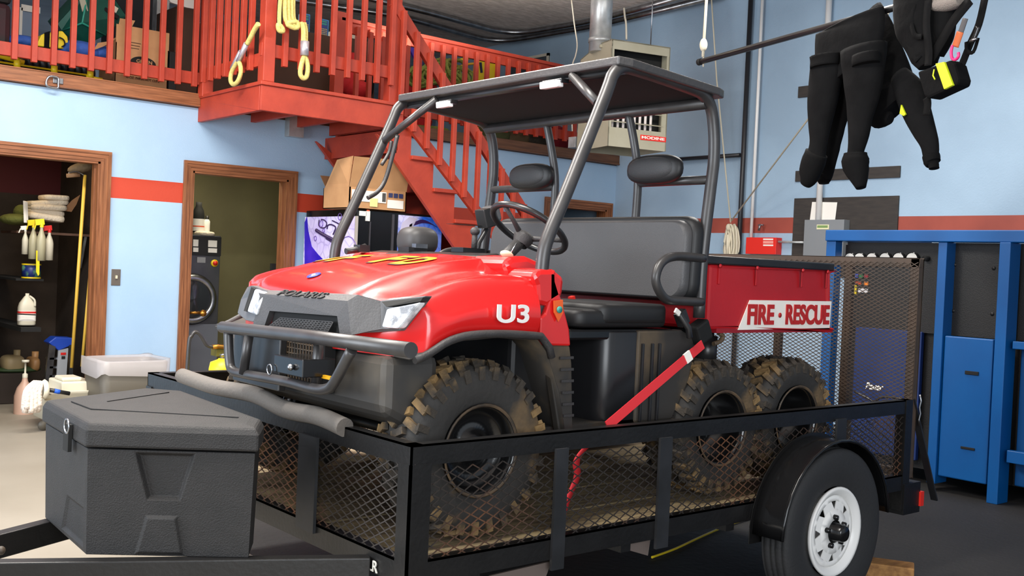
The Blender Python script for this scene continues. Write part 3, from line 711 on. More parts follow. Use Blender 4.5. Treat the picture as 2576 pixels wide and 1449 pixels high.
# headlights
def lamp(bez, lens, inner):
    c = sum(bez, Vector())/len(bez)
    h = up('headlight', MB().prism(bez, Vector((.03, 0, 0))), mat('bezel', (92, 92, 94), .4), bevel=.003)
    up('lens', MB().prism(lens, Vector((.03, 0, 0))), LENS, h, bevel=.006)
    up('lamp_shadow', MB().prism(inner, Vector((.03, 0, 0))), SLOT, h)
G = lambda u, v, x, y0=0: AT(u, v, 0, x)
lamp([G(956, 756, 1.995), G(1070, 744, 2.082), G(1006, 832, 2.03), G(884, 839, 1.945), G(958, 825, 1.99)],
     [G(972, 776, 1.985), G(1056, 760, 2.055), G(1001, 827, 2.01), G(958, 824, 1.975)], [G(960, 759, 1.99), G(1064, 748, 2.07), G(1058, 758, 2.06), G(972, 772, 1.984)])
lamp([G(631, 718, 2.02), G(672, 731, 2.0), G(637, 810, 1.985), G(618, 806, 2.0), G(597, 788, 2.04), G(606, 752, 2.05), G(622, 722, 2.05)],
     [G(640, 727, 2.0), G(668, 735, 1.985), G(644, 793, 1.975), G(620, 784, 1.99)], [G(632, 722, 2.01), G(640, 727, 2.0), G(620, 784, 1.985), G(613, 782, 2.0)])
# hood badge and letters
hb = AT(787, 711, 2, 1.437)
def hoodp(x, y, h=.004):
    return T(x, y, hoodz(x, y-YC)+h)
bc = hoodp(2.09, 3.72, .004)
bd = up('hood_badge', MB().lathe(bc, (-.35, 0, .93), [(.001, .003), (.026, .003), (.028, 0)], 20), mat('badge_blue', (50, 60, 140), .4), BODY)
up('hood_badge_star', MB().lathe(bc, (-.35, 0, .93), [(.001, .0045), (.008, .0045), (.009, .002)], 5), PAPER, BODY)
def deck_text(s_, u, v, wid, hgt, m_, y0, nm='hood_letter'):
    o = text(nm, s_, (0, 0, 0), (1, 0, 0), (0, 1, 0), hgt, m_, BODY, width=wid, bold=.03)
    off = ORG[BODY.name]
    for vv in o.data.vertices:
        p = vv.co+off; yy = y0-p.x/SC; xx = u+p.y/SC
        q = hoodp(xx, yy, .0022+(.0012 if p.z > 0 else 0)); vv.co = q-off
    return o
YL = mat('letter_yellow', (250, 176, 30), .4); DKL = mat('letter_shadow', (60, 20, 16), .5)
xd = AT(1045, 655, 2, 1.535)
for ch_, yl in (('D', 3.49), ('F', 3.65), ('F', 4.0), ('N', 4.18)):
    deck_text(ch_, 2.285, 0, .12*SC, .18*SC, DKL, yl+.006); 
    o = deck_text(ch_, 2.297, 0, .12*SC, .18*SC, YL, yl)
    for vv in o.data.vertices: vv.co.z += .0015
# unit number on the fender
a = T(2.385, YC-.785, 1.315)
text('unit_number', 'U3', T(2.372, YC-.806, 1.313), (1, 0, 0), (0, 0, 1), .062, mat('decal_white', (244, 240, 236), .4), BODY, width=.14, bold=.02)
# lower front: skid box, hitch, plate
up('front_skid', MB().prism([T(1.99, 3.02, z) for z in (1.19,)]+[T(1.99, 3.02, .985), T(2.10, 3.02, .93), T(2.22, 3.02, .93), T(2.22, 3.02, 1.19)], Vector((0, 1.26*SC, 0))), mat('skid_dark', (58, 56, 54), .5, rgb2=(90, 82, 70), scale=4, contrast=(.5, .8)), bevel=.03)
up('radiator_mesh', MB().box(T(1.94, 3.35, 1.02), T(1.985, 3.9, 1.22)), SLOT)
gm = MB()
for i in range(15): gm.box(T(1.93, 3.36+i*.022, 1.05), T(1.936, 3.364+i*.022, 1.2))
for i in range(8): gm.box(T(1.93, 3.36, 1.05+i*.02), T(1.936, 3.67, 1.053+i*.02))
up('radiator_grille', gm, RIMR)
up('front_plate', MB().box(T(1.90, 3.62, 1.0), T(1.93, 4.02, 1.225)), PL, bevel=.004)
up('hitch_receiver', MB().box(AT(688, 935, 0, 1.78), AT(762, 905, 0, 1.78)+Vector((.12, 0, 0))), GLOSS, bevel=.003)
up('hitch_ball', MB().ell(AT(731, 924, 0, 1.77), (.011, .011, .011), 10, 8), STEEL)
up('hitch_ring', MB().tube(cr([AT(678, 930, 0, 1.77)+Vector((0, math.cos(k)*.017, math.sin(k)*.017)) for k in range(6)], 4, True), .0025, 6, closed=True), STEEL)
up('tow_tag', MB().box(AT(806, 942, 0, 1.86), AT(830, 956, 0, 1.86)+Vector((.01, 0, 0))), mat('tag_yellow', (240, 176, 20), .5))
# brush guard
BG = up('brush_guard', MB().tube([AT(560, 823, 0, 1.86), AT(800, 850, 0, 1.82), AT(1034, 881, 0, 1.78)], .0225, 16), TUBE)
lo = [AT(574, 835, 0, 1.86), AT(577, 905, 0, 1.86), AT(586, 932, 0, 1.86), AT(620, 942, 0, 1.86), AT(720, 960, 0, 1.84), AT(790, 978, 0, 1.82), AT(822, 978, 0, 1.815), AT(842, 960, 0, 1.81), AT(885, 880, 0, 1.80)]
up('guard_hoop', MB().tube(cr(lo, 5), .0175, 12), TUBE, BG)
for a, b in (((627, 838), (612, 940)), ((802, 858), (795, 975))):
    up('guard_upright', MB().tube([AT(*a, 0, 1.85), AT(*b, 0, 1.85)], .017, 12), TUBE, BG)
# ---------------------------------------------------------------- cab: floor, tank, seat
N0 = 3.0; F0 = 2*YC-N0
up('cab_floor', MB().box(T(2.7, N0, .87), T(3.6, F0, .90)), PLMUD)
up('dash', MB().prism([T(2.62, N0+.1, 1.50), T(2.80, N0+.1, 1.52), T(2.84, N0+.1, 1.44), T(2.78, N0+.1, 1.25), T(2.75, N0+.1, .9), T(2.62, N0+.1, .9)], Vector((0, (F0-N0-.2)*SC, 0))), PL, bevel=.02)
up('dash_top', MB().prism([T(2.64, 3.35, 1.555), T(2.74, 3.35, 1.57), T(2.80, 3.35, 1.55), T(2.80, 3.35, 1.50), T(2.64, 3.35, 1.50)], Vector((0, .9*SC, 0))), PL, bevel=.01)
def rbox(x0, x1, y0, y1, z0, z1, r, n=5):
    pts = []
    for cx, cy, a0 in ((x1-r, y1-r, 0), (x0+r, y1-r, 90), (x0+r, y0+r, 180), (x1-r, y0+r, 270)):
        for k in range(n+1):
            a = math.radians(a0+90*k/n); pts.append((cx+r*math.cos(a), cy+r*math.sin(a)))
    return MB().loft([[T(x, y, z) for x, y in pts] for z in (z0, z1)])
up('storage_tank', rbox(3.03, 3.42, N0, F0, .88, 1.27, .07), mat('tank_black', (34, 34, 36), .3), bevel=.006)
for x in (3.24, 3.30, 3.345): up('tank_rib', MB().box(T(x, N0-.020, .89), T(x+.012, N0-.006, 1.22)), mat('tank_black', 0), bevel=.003)
up('side_skirt', MB().prism([T(x, N0-.008, z) for x, z in ((3.22, .885), (3.22, 1.275), (3.50, 1.275), (3.60, 1.23), (3.56, 1.05), (3.46, .885))], Vector((0, .05, 0))), PLMUD, bevel=.01)
up('side_skirt', MB().prism([T(x, F0, z) for x, z in ((3.0, .885), (3.0, 1.275), (3.50, 1.275), (3.60, 1.23), (3.56, 1.05), (3.46, .885))], Vector((0, -.05, 0))), PLMUD, bevel=.01)
up('seat_base', MB().box(T(2.84, N0+.01, 1.235), T(3.46, F0-.01, 1.28)), GLOSS, bevel=.01)
SB = up('seat_cushion', MB().loft([[T(xc, YC, 0)+Vector((0, 0, 0)) for xc in ()]]) if False else rbox(2.87, 3.43, N0+.0, F0, 1.285, 1.36, .06), mat('vinyl_black', (30, 30, 31), .5, spec=.5), bevel=.02)
up('seat_bolster', rbox(2.99, 3.42, N0-.01, N0+.5, 1.30, 1.385, .06), MATS['vinyl_black'], SB, bevel=.02)
# backrest
def slab(name, y0, y1, z0, z1, xf, th, r, m_, lean=.04, par=None, **k):
    pts = []
    for cy, cz, a0 in ((y1-r, z1-r, 0), (y0+r, z1-r, 90), (y0+r, z0+r, 180), (y1-r, z0+r, 270)):
        for q in range(6):
            a = math.radians(a0+90*q/5); pts.append((cy+r*math.cos(a), cz+r*math.sin(a)))
    cy = (y0+y1)/2; cz = (z0+z1)/2; rings = []
    for dx, sc in ((0, .93), (.012, .975), (.03, 1), (th, 1), (th+.01, .97)):
        rings.append([T(xf+dx+lean*(cz-z)*-1, cy+(y-cy)*(1-(1-sc)*.35), cz+(z-cz)*sc) for y, z in pts])
    return up(name, MB().loft(rings), m_, par, **k)
BR = slab('backrest', 2.975, 4.33, 1.405, 1.755, 3.47, .06, .07, VINYL, label='grey vinyl bench backrest')
slab('backrest_shell', 2.955, 4.35, 1.395, 1.775, 3.51, .05, .08, MATS['vinyl_black'], par=BR)
# seat belts
up('belt_buckle', MB().obox(AT(1440, 760, 0, 3.25), (.02, .022, .05), (1, 0, .3)), FRED)
up('belt_buckle', MB().obox(AT(1485, 768, 0, 3.3), (.03, .1, .03), (1, .4, .2)), PL, bevel=.006)
bp = AT(1715, 800, 1, 2.96)
blt = up('seat_belt_reel', MB().obox(bp, (.05, .03, .06), (1, 0, .6)).tube([AT(1708, 790, 1, 2.95), AT(1732, 826, 1, 2.93), AT(1735, 850, 1, 2.93)], .014, 8), PL, bevel=.003)
up('belt_label', MB().obox(AT(1704, 785, 1, 2.94), (.03, .008, .02), (1, 0, -.6)), PAPER, blt)
up('engine_cover', MB().obox(AT(1760, 835, 1, 2.98), (.085, .06, .085), (1, 0, .5)), SLOT, bevel=.01)
# steering wheel
sc_ = T(2.93, 3.385, 1.685); an = math.radians(57)
ey = Vector((0, 1, 0)); es = Vector((-math.sin(an), 0, math.cos(an))); nn = Vector((math.cos(an), 0, math.sin(an)))
R_ = .172*SC
ring = [sc_+ey*math.cos(k*math.pi/24)*R_+es*math.sin(k*math.pi/24)*R_ for k in range(48)]
SW = up('steering_wheel', MB().tube(ring, .0135, 10, closed=True), PL)
hubc = sc_-nn*.05
up('wheel_hub', MB().lathe(hubc, nn, [(.03, -.03), (.042, 0), (.038, .018), (.001, .024)], 20), PLM, SW)
for k in (-30, 90, 210):
    a = math.radians(k+0); q = sc_+ey*math.cos(a)*R_+es*math.sin(a)*R_
    up('wheel_spoke', MB().tube([hubc, hubc.lerp(q, .5)+nn*.002, q], [.013, .009, .009], 8), PLM, SW)
up('steering_column', MB().tube([hubc, T(2.76, 3.385, 1.52)], .024, 12), PLM)
# levers, mounts and clutter on the dash
up('key_tag', MB().ell(AT(1275, 640, 1, 3.2), (.035, .02, .014), 10, 8, (1, .3, -.2)), mat('ivory', 0))
up('key_stem', MB().tube([AT(1282, 640, 1, 3.2), AT(1300, 612, 1, 3.2)], .003, 6), STEEL)
up('gear_lever', MB().tube([AT(1192, 630, 1, 3.62), AT(1195, 585, 1, 3.62)], .012, 10).ell(AT(1195, 582, 1, 3.62), (.02, .02, .018)), PLM)
up('dash_socket', MB().box(AT(1165, 634, 1, 3.6), AT(1220, 626, 1, 3.6)+Vector((0, .08, 0))), GLOSS)
up('hood_lamp_base', MB().box(AT(1028, 637, 1, 3.95), AT(1075, 624, 1, 3.95)+Vector((0, .08, 0))), PL)
up('hood_lamp_stem', MB().obox(AT(1056, 619, 1, 3.95), (.06, .03, .018)), STEEL)
mp_ = [AT(870, 632, 1, 4.2), AT(900, 628, 1, 4.2), AT(920, 620, 1, 4.2)]
up('dash_bracket', MB().tube(mp_, .014, 8).obox(AT(910, 625, 1, 4.2), (.05, .05, .03)), PL)
dm = AT(1050, 606, 1, 4.25)
up('dash_case', MB().ell(dm, (.085, .085, .065), 20, 14, power=.7), mat('case_grey', (62, 60, 60), .5))
rd = AT(1222, 548, 1, 4.0)
RD = up('radio_mount', MB().obox(rd, (.06, .07, .085), (1, 0, .3)).tube([AT(1225, 575, 1, 4.0), AT(1205, 610, 1, 4.0), AT(1200, 630, 1, 4.0)], .012, 8), PL, bevel=.006)
up('radio_back', MB().obox(rd+Vector((.03, 0, .02)), (.05, .085, .07), (1, 0, .3)), mat('bezel', 0), RD, bevel=.01)
up('radio_plate', MB().box(AT(1143, 563, 1, 4.0), AT(1215, 568, 1, 4.0)+Vector((0, .06, 0))), PL, RD)
# ---------------------------------------------------------------- roll cage and roof
TR_ = .026
def tb(name, pts, r=TR_, par=None, m_=TUBE, n=14): return up(name, MB().tube(pts, r*SC, n), m_, par)
yn = 2.975; yf = 4.42
side = [(2.612, 1.335), (2.632, 1.36), (2.648, 1.42), (2.652, 1.55), (2.675, 1.64), (2.762, 1.82), (2.945, 2.215), (2.985, 2.305), (3.04, 2.34), (3.15, 2.342), (3.45, 2.318), (3.545, 2.30), (3.60, 2.25), (3.628, 2.15), (3.636, 2.03), (3.625, 1.92), (3.59, 1.60), (3.585, 1.33)]
for yy in (yn, yf+.1):
    tb('side_hoop', cr([T(x, yy, z) for x, z in side], 4), .0265)
xr = 3.60
tb('roof_crossbar', [T(3.045, yn, 2.33), T(3.045, yf+.1, 2.33)], .018, m_=PL)  # front bar in a darker black, the roof's shade put into its colour
tb('roof_crossbar', [T(3.575, yn, 2.27), T(3.575, yf+.1, 2.27)], .026)
for y in (3.42, 4.0): tb('rear_upright', cr([T(3.575, y+.03, 2.27), T(3.6, y, 2.10), T(3.625, y-.005, 1.95), T(3.60, y-.02, 1.70)], 4), .02)
for y0, y1 in ((yn, 3.42), (4.0, yf+.1)): tb('rear_crossbar', [T(3.625, y0, 1.94), T(3.625, y1, 1.94)], .02)
tb('front_brace', [T(3.0, 3.23, 2.33), T(2.93, 3.0, 2.185)], .019)
tb('front_brace', [T(3.0, 4.2, 2.325), T(2.9, 4.5, 2.13)], .019)
gb = TXS([(1000, 340), (985, 400), (968, 455), (950, 482), (925, 498)], 1, yf+.0)
tb('grab_handle', cr(gb, 5), .011)
tb('grab_handle', cr(TXS([(985, 355), (978, 385), (960, 415)], 1, yf+.03), 5), .009)
hg = [(1770, 650), (1700, 645), (1665, 660), (1650, 695), (1655, 725), (1675, 752), (1710, 757), (1765, 760)]
tb('hip_rail', cr(TXS(hg, 1, 2.96), 5), .0195)
hg2 = [T((AT(u, v, 1, 2.96).x)/SC, yf+.12, 1.512+(AT(u, v, 1, 2.96).z-CAM_Z)/SC) for u, v in hg]
tb('hip_rail', cr(hg2, 5), .0195)
ro = []
def roofz(x): return 2.378-(x-2.98)*.065
RP = [(2.985, 2.95), (2.985, 4.52), (3.10, 4.58), (3.62, 4.58), (3.655, 4.52), (3.655, 2.95), (3.60, 2.93), (3.05, 2.93)]
up('roof_panel', MB().prism([T(x, y, roofz(x)-.036) for x, y in RP], Vector((0, 0, .034))), mat('roof_black', (66, 64, 64), .4, spec=.6, bump=.2), bevel=.006)
up('roof_lining', MB().prism([T(3.03+(x-2.98)*.9, YC+(y-YC)*.94, roofz(x)-.044) for x, y in RP], Vector((0, 0, .007))), mat('lining_black', (16, 16, 17), .9))
for u, v, w_, h_ in ((1387, 213, .105, .035), (1118, 263, .085, .033)):
    p = AT(u, v, 0, 2.985)
    dl = up('dome_light', MB().obox(p+Vector((.02, 0, .012)), (.04, w_*1.1, .018)), PL, bevel=.003)
    up('dome_lens', MB().obox(p, (.035, w_, .028), (1, 0, .1)), mat('lens_white', (244, 244, 244), .3), dl, bevel=.004)
up('roof_speaker', MB().obox(AT(1738, 247, 1, 3.12), (.08, .13, .03)), SLOT, bevel=.008)
def pad(cy, cz):
    c = T(3.575, cy, cz)
    h = up('headrest', MB().ell(c, (.035, .166*SC, .068*SC), 28, 14, power=.75), MATS['vinyl_black'])
    up('headrest_face', MB().ell(c+Vector((-.012, .004, .002)), (.034, .143*SC, .055*SC), 28, 14, power=.8), mat('vinyl_mid', (56, 56, 57), .55, bump=.15, bscale=250), h)
a, b = AT(1334, 444, 0, 3.57), AT(1645, 426, 0, 3.57)
pad(a.y/SC, 1.512+(a.z-CAM_Z)/SC); pad(b.y/SC, 1.512+(b.z-CAM_Z)/SC)
# ---------------------------------------------------------------- cargo bed
bn, bf = 2.975, 4.50; bx0, bx1 = 3.61, 4.60
CB = up('cargo_bed', MB().box(T(bx0+.03, bn, 1.276), T(bx1, bn+.04, 1.570)).box(T(bx0+.03, bf-.04, 1.276), T(bx1, bf, 1.570)).box(T(bx0, bn+.02, 1.276), T(bx0+.04, bf-.02, 1.570)).box(T(bx1-.04, bn, 1.276), T(bx1, bf, 1.570)).box(T(bx0, bn, 1.276), T(bx1, bf, 1.31)), UR2, bevel=.016, label='satin red cargo bed')
rl = MB().box(T(bx0, bn-.012, 1.568), T(bx1, bn+.06, 1.606)).box(T(bx0, bf-.06, 1.568), T(bx1, bf+.012, 1.606)).box(T(bx0-.01, bn, 1.568), T(bx0+.06, bf, 1.606))
up('bed_rail', rl, PL, CB, bevel=.006)
for x in (3.70, 3.97, 4.33, 4.54):
    up('rail_clip', MB().lathe(T(x, bn-.012, 1.562), (0, -1, 0), [(.001, .006), (.008, .004), (.009, 0)], 8), UR2, CB)
    up('bed_rib', MB().box(T(x, bn-.006, 1.48), T(x+.015, bn, 1.56)), UR2, CB, bevel=.003)
up('bed_ledge', MB().box(T(bx0+.1, bn, 1.262), T(bx1+.03, bn+.08, 1.283)), mat('ledge_red', (150, 22, 34), .5), CB)
sgn = [AT(u, v, 1, bn-.006) for u, v in ((1887, 755), (2092, 758), (2087, 825), (1857, 830))]
SG = up('rescue_sign', MB().prism(sgn, (0, .004, 0)), mat('sign_white', (252, 246, 236), .45), CB, label='white lettered sign with slanted left edge')
LR_ = mat('sign_letter_red', (190, 34, 34), .5)
y_ = bn*SC-.008
for s_, u0, u1, v0 in (('FIRE', 1880, 1946, 817), ('RESCUE', 1976, 2085, 817)):
    a = AT(u0, v0, 1, bn-.009); b = AT(u1, v0, 1, bn-.009); tp_ = AT(u0, 765, 1, bn-.009)
    text('sign_lettering', s_, Vector((a.x, a.y, a.z)), (1, 0, 0), (0, 0, 1), tp_.z-a.z, LR_, SG, width=b.x-a.x, bold=.035)
dc = AT(1962, 793, 1, bn-.008); up('sign_dot', MB().lathe(dc, (0, -1, 0), [(.001, .002), (.011, .002), (.011, 0)], 16), LR_, SG)
# chassis under the bed
up('chassis', MB().box(T(2.2, 3.45, .95), T(4.4, 3.55, 1.05)).box(T(2.2, 3.85, .95), T(4.4, 3.95, 1.05)).box(T(3.5, 3.3, 1.0), T(4.0, 4.1, 1.26)), SLOT)
up('rear_shock', MB().tube([T(3.80, 3.1, 1.27), T(3.86, 3.15, .95)], .03).tube([T(3.80, 3.1, 1.24), T(3.80, 3.1, 1.1)], .045), PL)
up('exhaust_hook', MB().tube(cr(TXS([(1795, 865), (1812, 858), (1818, 845), (1808, 838)], 1, 3.0), 4), .01, 8), RIMR)
for x in (3.76, 4.30): up('rear_axle', MB().tube([T(x, 3.05, .84), T(x, 4.35, .84)], .028), PL)
up('front_axle', MB().tube([T(2.37, 3.1, .84), T(2.37, 4.3, .84)], .025), PL)
# ---------------------------------------------------------------- wheels
def utv_wheel(c, R, W_, dish, side=-1):
    c = Vector(c); ax = Vector((0, side, 0)); rr = .165*SC
    pr = [(rr, W_*.42), (rr+.012, W_*.47), (rr+.05, W_*.5), (R-.06, W_*.5), (R-.03, W_*.46), (R-.014, W_*.36), (R-.012, 0), (R-.014, -W_*.36), (R-.03, -W_*.46), (R-.06, -W_*.5), (rr, -W_*.42)]
    mb = MB().mat(0).lathe(c, ax, pr, 48); mb.mat(1); n = 27
    for k in range(n):
        for row, (h, ln, off) in enumerate(((.36, .17, 0), (.12, .13, .5), (-.12, .13, 0), (-.36, .17, .5))):
            a = 2*math.pi*(k+off)/n; rad = Vector((math.cos(a), 0, math.sin(a))); tg = Vector((-math.sin(a), 0, math.cos(a)))
            tl_ = (tg+ax*(.45 if row % 2 else -.45)).normalized(); sgl = 1 if h > 0 else -1
            ctr = c+rad*(R-.006-.008*(abs(h) > .3))+ax*(h*W_)
            mb.obox(ctr, (.025, ln*W_*(1.7 if abs(h) > .3 else 2.2), .020), tl_, rad+ax*(.5*sgl if abs(h) > .3 else 0))
            if abs(h) > .3: mb.obox(c+rad*(R-.036)+ax*(sgl*W_*.492), (.024, .010, .045), tg, rad)
    w_ = up('wheel', mb, [RUB, RUBM], loc=c, label='muddy knobbly tyre')
    d = W_*.5
    rp = [(rr-.004, d-.012), (rr+.006, d-.006), (rr+.004, d-.001), (rr-.008, d-.006), (rr-.014, d-.02), (rr-.02, d-.04), (rr-.024, d-dish), (.055, d-dish-.006), (.05, d-dish+.01), (.03, d-dish+.012)]
    part('rim', MB().lathe(c, ax, rp, 40), RIMB, w_)
    part('rim_lip', MB().lathe(c, ax, [(rr+.002, d-.004), (rr+.007, d+.001), (rr+.002, d+.003), (rr-.004, d-.002)], 40), RIMR, w_)
    part('hub', MB().lathe(c, ax, [(.03, d-dish), (.03, d-dish+.02), (.022, d-dish+.035), (.001, d-dish+.04)], 14), STEEL, w_)
    return w_
def dupw(w_, c):
    r = w_.copy(); COL.objects.link(r); r.location = Vector(c)-ORG[U.name]
    for ch_ in list(w_.children):
        k = ch_.copy(); COL.objects.link(k); k.parent = r
    return r
Rf = .322*SC
w1 = utv_wheel(T(2.37, 2.93+.13, .845), Rf, .235*SC, .06)
w2 = utv_wheel(T(3.755, 2.93+.14, .835), Rf*.92, .25*SC, .15)
dupw(w2, T(4.32, 2.93+.14, .835))
w3 = utv_wheel(T(2.37, 2*YC-3.06, .845), Rf, .235*SC, .06, 1)
w4 = utv_wheel(T(3.755, 2*YC-3.07, .835), Rf*.93, .26*SC, .15, 1); dupw(w4, T(4.33, 2*YC-3.07, .835))
# ================================================================ THINGS ON AND AGAINST THE RIGHT WALL
def tubeth(name, pts, r, m_, label, cat, group=None, n=12, **k):
    return single(name, MB().tube(pts, r, n), m_, label, cat, group, **k)
XW = XB-.03
def wp(u, v, d=.03): return A(u, v, 0, XB-d)
# black board panels
def wboard(u0, v0, u1, v1, label, d=.02):
    a, b = A(u0, v0, 0, XB-d), A(u1, v1, 0, XB-d)
    return single('wall_board', MB().box((XB-d, a.y, a.z), (XB-.001, b.y, b.z)), BOARD, label, 'board', bevel=.003)
wboard(2004, 232, 2185, 226, '', .02) if 0 else None
for (p0, p1, p2, lb) in (((2008, 218), (2008, 246), 2172, 'uppermost short black board on the blue wall behind hanging suit'),
                         ((2001, 430), (2001, 457), 2264, 'long narrow black board on the wall just below the hanging suit legs'),
                         ((1998, 499), (1996, 645), 2261, 'large black backing board on the wall behind grey electrical box')):
    a, b = A(*p0, 0, XB-.02), A(*p1, 0, XB-.02); y1 = A(p2, p0[1]-8, 0, XB-.02).y
    if p1[1] > 600: b.z = 1.45
    single('wall_board', MB().box((XB-.02, a.y, a.z), (XB-.001, y1, b.z)), BOARD, lb, 'board', 'black boards on the right wall', bevel=.003)
# electrical box, alarm box, note
def wbox(u0, v0, u1, v1, d0, d1):
    a, b = A(u0, v0, 0, XB-d1), A(u1, v1, 0, XB-d1); return (XB-d1, a.y, a.z), (XB-d0, b.y, b.z)
a, b = wbox(2024, 553, 2119, 645, .021, .12)
t = thing('electrical_box', 'grey metal electrical box with small label beside the red box', 'electrical box', ((a[0]+b[0])/2, (a[1]+b[1])/2, min(a[2], b[2])))
eb = part('box_body', MB().box(a, b), EGREY, t, bevel=.003)
p, q = A(2055, 565, 0, XB-.122), A(2085, 577, 0, XB-.122); part('box_label', MB().box((XB-.124, p.y, p.z), (XB-.12, q.y, q.z)), mat('label_cream', (226, 220, 180), .6), t)
p, q = A(2056, 567, 0, XB-.125), A(2082, 573, 0, XB-.125); part('label_stripe', MB().box((XB-.1255, p.y, p.z), (XB-.124, q.y, q.z)), mat('label_green', (120, 150, 90), .6), t)
a, b = wbox(1877, 597, 1951, 640, .002, .1)
t = thing('alarm_box', 'small bright red metal box with white printing under the white pipe', 'alarm box', ((a[0]+b[0])/2, (a[1]+b[1])/2, min(a[2], b[2])))
part('box_body', MB().box(a, b), FRED, t, bevel=.003)
for i, (v0, v1) in enumerate(((600, 604), (606, 613), (615, 619))):
    p, q = A(1920, v0, 0, XB-.101), A(1945, v1, 0, XB-.101); part('printed_line', MB().box((XB-.102, p.y, p.z), (XB-.1, q.y, q.z)), PAPER if i != 1 else mat('print_pink', (236, 150, 140), .6), t)
p = [A(u, v, 0, XB-.03) for u, v in ((2043, 508), (2106, 509), (2100, 558), (2037, 555))]
single('paper_note', MB().prism(p, (.004, 0, 0)), PAPER, 'white paper note fixed above the grey electrical box', 'paper')
single('conduit_pipe', MB().tube([A(1952, 608, 0, XB-.06), A(2026, 610, 0, XB-.06)], .012), GALV, 'short horizontal conduit joining red box and grey box', 'pipe')
# vertical pipes
def vpipe(name, u0, v0, u1, v1, r, m_, label, d=.05, zt=None):
    a, b = A(u0, v0, 0, XB-d), A(u1, v1, 0, XB-d); y = (a.y+b.y)/2
    return single(name, MB().tube([(XB-d, y, zt or ZC), (XB-d, y, min(a.z, b.z))], r), m_, label, 'pipe')
vpipe('gas_pipe', 1868, 100, 1857, 1000, .026, mat('pipe_black', (34, 34, 38), .4), 'black vertical pipe running down blue wall left of white pipe')
vpipe('conduit_pipe', 1910, 100, 1893, 597, .017, mat('bright_conduit', (232, 230, 228), .35), 'thin bright vertical conduit going down to the small red box')
vpipe('conduit_pipe', 2076, 50, 2066, 556, .03, MATS['bright_conduit'], 'thick silver conduit dropping behind hanging suit to grey box')
a, b = A(1700, 400, 0, XB-.05), A(1862, 390, 0, XB-.05)
single('branch_pipe', MB().tube([(XB-.05, a.y, b.z), (XB-.05, b.y, b.z)], .022), mat('pipe_black', 0), 'black horizontal branch pipe from heater to the black vertical pipe', 'pipe')
# conduits along the ceiling
z = ZC-.06
c1 = bend([A(700, -40, 2, z), A(1330, 102, 2, z), A(1790, -30, 2, z)], .5, 10)
def ceil_run(us, lab):
    pts = bend([A(u, v, 2, z) for u, v in us], .45, 10)
    single('ceiling_conduit', MB().tube(pts, .035), STEEL, lab, 'conduit')
ceil_run([(860, -20), (1060, 26), (1286, 88), (1500, 52), (1760, -20)], 'inner steel conduit bending along the ceiling above the loft')
ceil_run([(560, -25), (1010, 40), (1248, 108), (1500, 66), (1800, -8)], 'outer steel conduit bending along ceiling beside the right wall')
# heater
hx = 6.9; ea = math.radians(-16)
p0 = A(1540, 97, 0, hx); ex = Vector((math.cos(ea), math.sin(ea), 0)); nrm = Vector((ex.y, -ex.x, 0))
if nrm.dot(p0-Vector((0, 0, 1.4))) > 0: nrm = -nrm
Hq = lambda u, v: AP(u, v, p0, nrm)
tl, tr, br_, bl_ = Hq(1540, 98), Hq(1687, 119), Hq(1683, 383), Hq(1532, 366)
W_ = (tr-tl).dot(ex); zt_, zb_ = (tl.z+tr.z)/2, (bl_.z+br_.z)/2
dp = Vector((-nrm.x, -nrm.y, 0))*.62
t = thing('unit_heater', 'beige suspended unit heater with slatted outlet and red badge below ceiling', 'heater', (p0.x+.2, p0.y+.2, zb_))
o = Vector((p0.x, p0.y, 0)); Z = lambda z: Vector((0, 0, z))
ou, iu = 0, W_
mb = MB()
# cabinet with the hooded front: side, top, back, bottom, front frame pieces
def fr(a, b, z0, z1, d0=0, d1=.03):
    q = -nrm; pp = [o+ex*a+q*d0, o+ex*b+q*d0, o+ex*b+q*d1, o+ex*a+q*d1]
    return MB().prism([p_+Z(z0) for p_ in pp], Z(z1-z0))
H_ = zt_-zb_
q_ = -nrm
sl = .09
shell = MB()
shell.prism([o+Z(zb_), o+Z(zt_), o+q_*.25+Z(zt_-.0), o+q_*.62+Z(zt_-sl), o+q_*.62+Z(zb_)], ex*.012)
shell.prism([o+ex*(W_-.012)+Z(zb_), o+ex*(W_-.012)+Z(zt_), o+ex*(W_-.012)+q_*.25+Z(zt_), o+ex*(W_-.012)+q_*.62+Z(zt_-sl), o+ex*(W_-.012)+q_*.62+Z(zb_)], ex*.012)
shell.prism([o+Z(zt_), o+ex*W_+Z(zt_), o+ex*W_+q_*.25+Z(zt_), o+q_*.25+Z(zt_)], Z(-.012))
shell.prism([o+q_*.25+Z(zt_), o+ex*W_+q_*.25+Z(zt_), o+ex*W_+q_*.62+Z(zt_-sl), o+q_*.62+Z(zt_-sl)], Z(-.012))
shell.prism([o+q_*.61+Z(zb_), o+ex*W_+q_*.61+Z(zb_), o+ex*W_+q_*.61+Z(zt_-sl), o+q_*.61+Z(zt_-sl)], q_*.01)
def band(z0, z1, a=0, b=None): shell.prism([o+ex*a+Z(z0), o+ex*(b or W_)+Z(z0), o+ex*(b or W_)+q_*.014+Z(z0), o+ex*a+q_*.014+Z(z0)], Z(z1-z0))
zA = zt_-.09*H_; zB = zt_-.22*H_; zC = zb_+.60*H_; zD = zb_+.18*H_
band(zb_, zD); band(zC, zB); band(zA, zt_); band(zD, zC, 0, .05*W_/.5*.5); band(zD, zC, W_-.06, W_); band(zB, zA, 0, .03); band(zB, zA, W_-.03, W_)
part('cabinet', shell, HEAT, t, bevel=.003)
part('inner_dark', MB().prism([o+ex*.02+q_*.12+Z(zb_+.02), o+ex*(W_-.02)+q_*.12+Z(zb_+.02), o+ex*(W_-.02)+q_*.12+Z(zt_-.02), o+ex*.02+q_*.12+Z(zt_-.02)], q_*.01), SLOT, t)
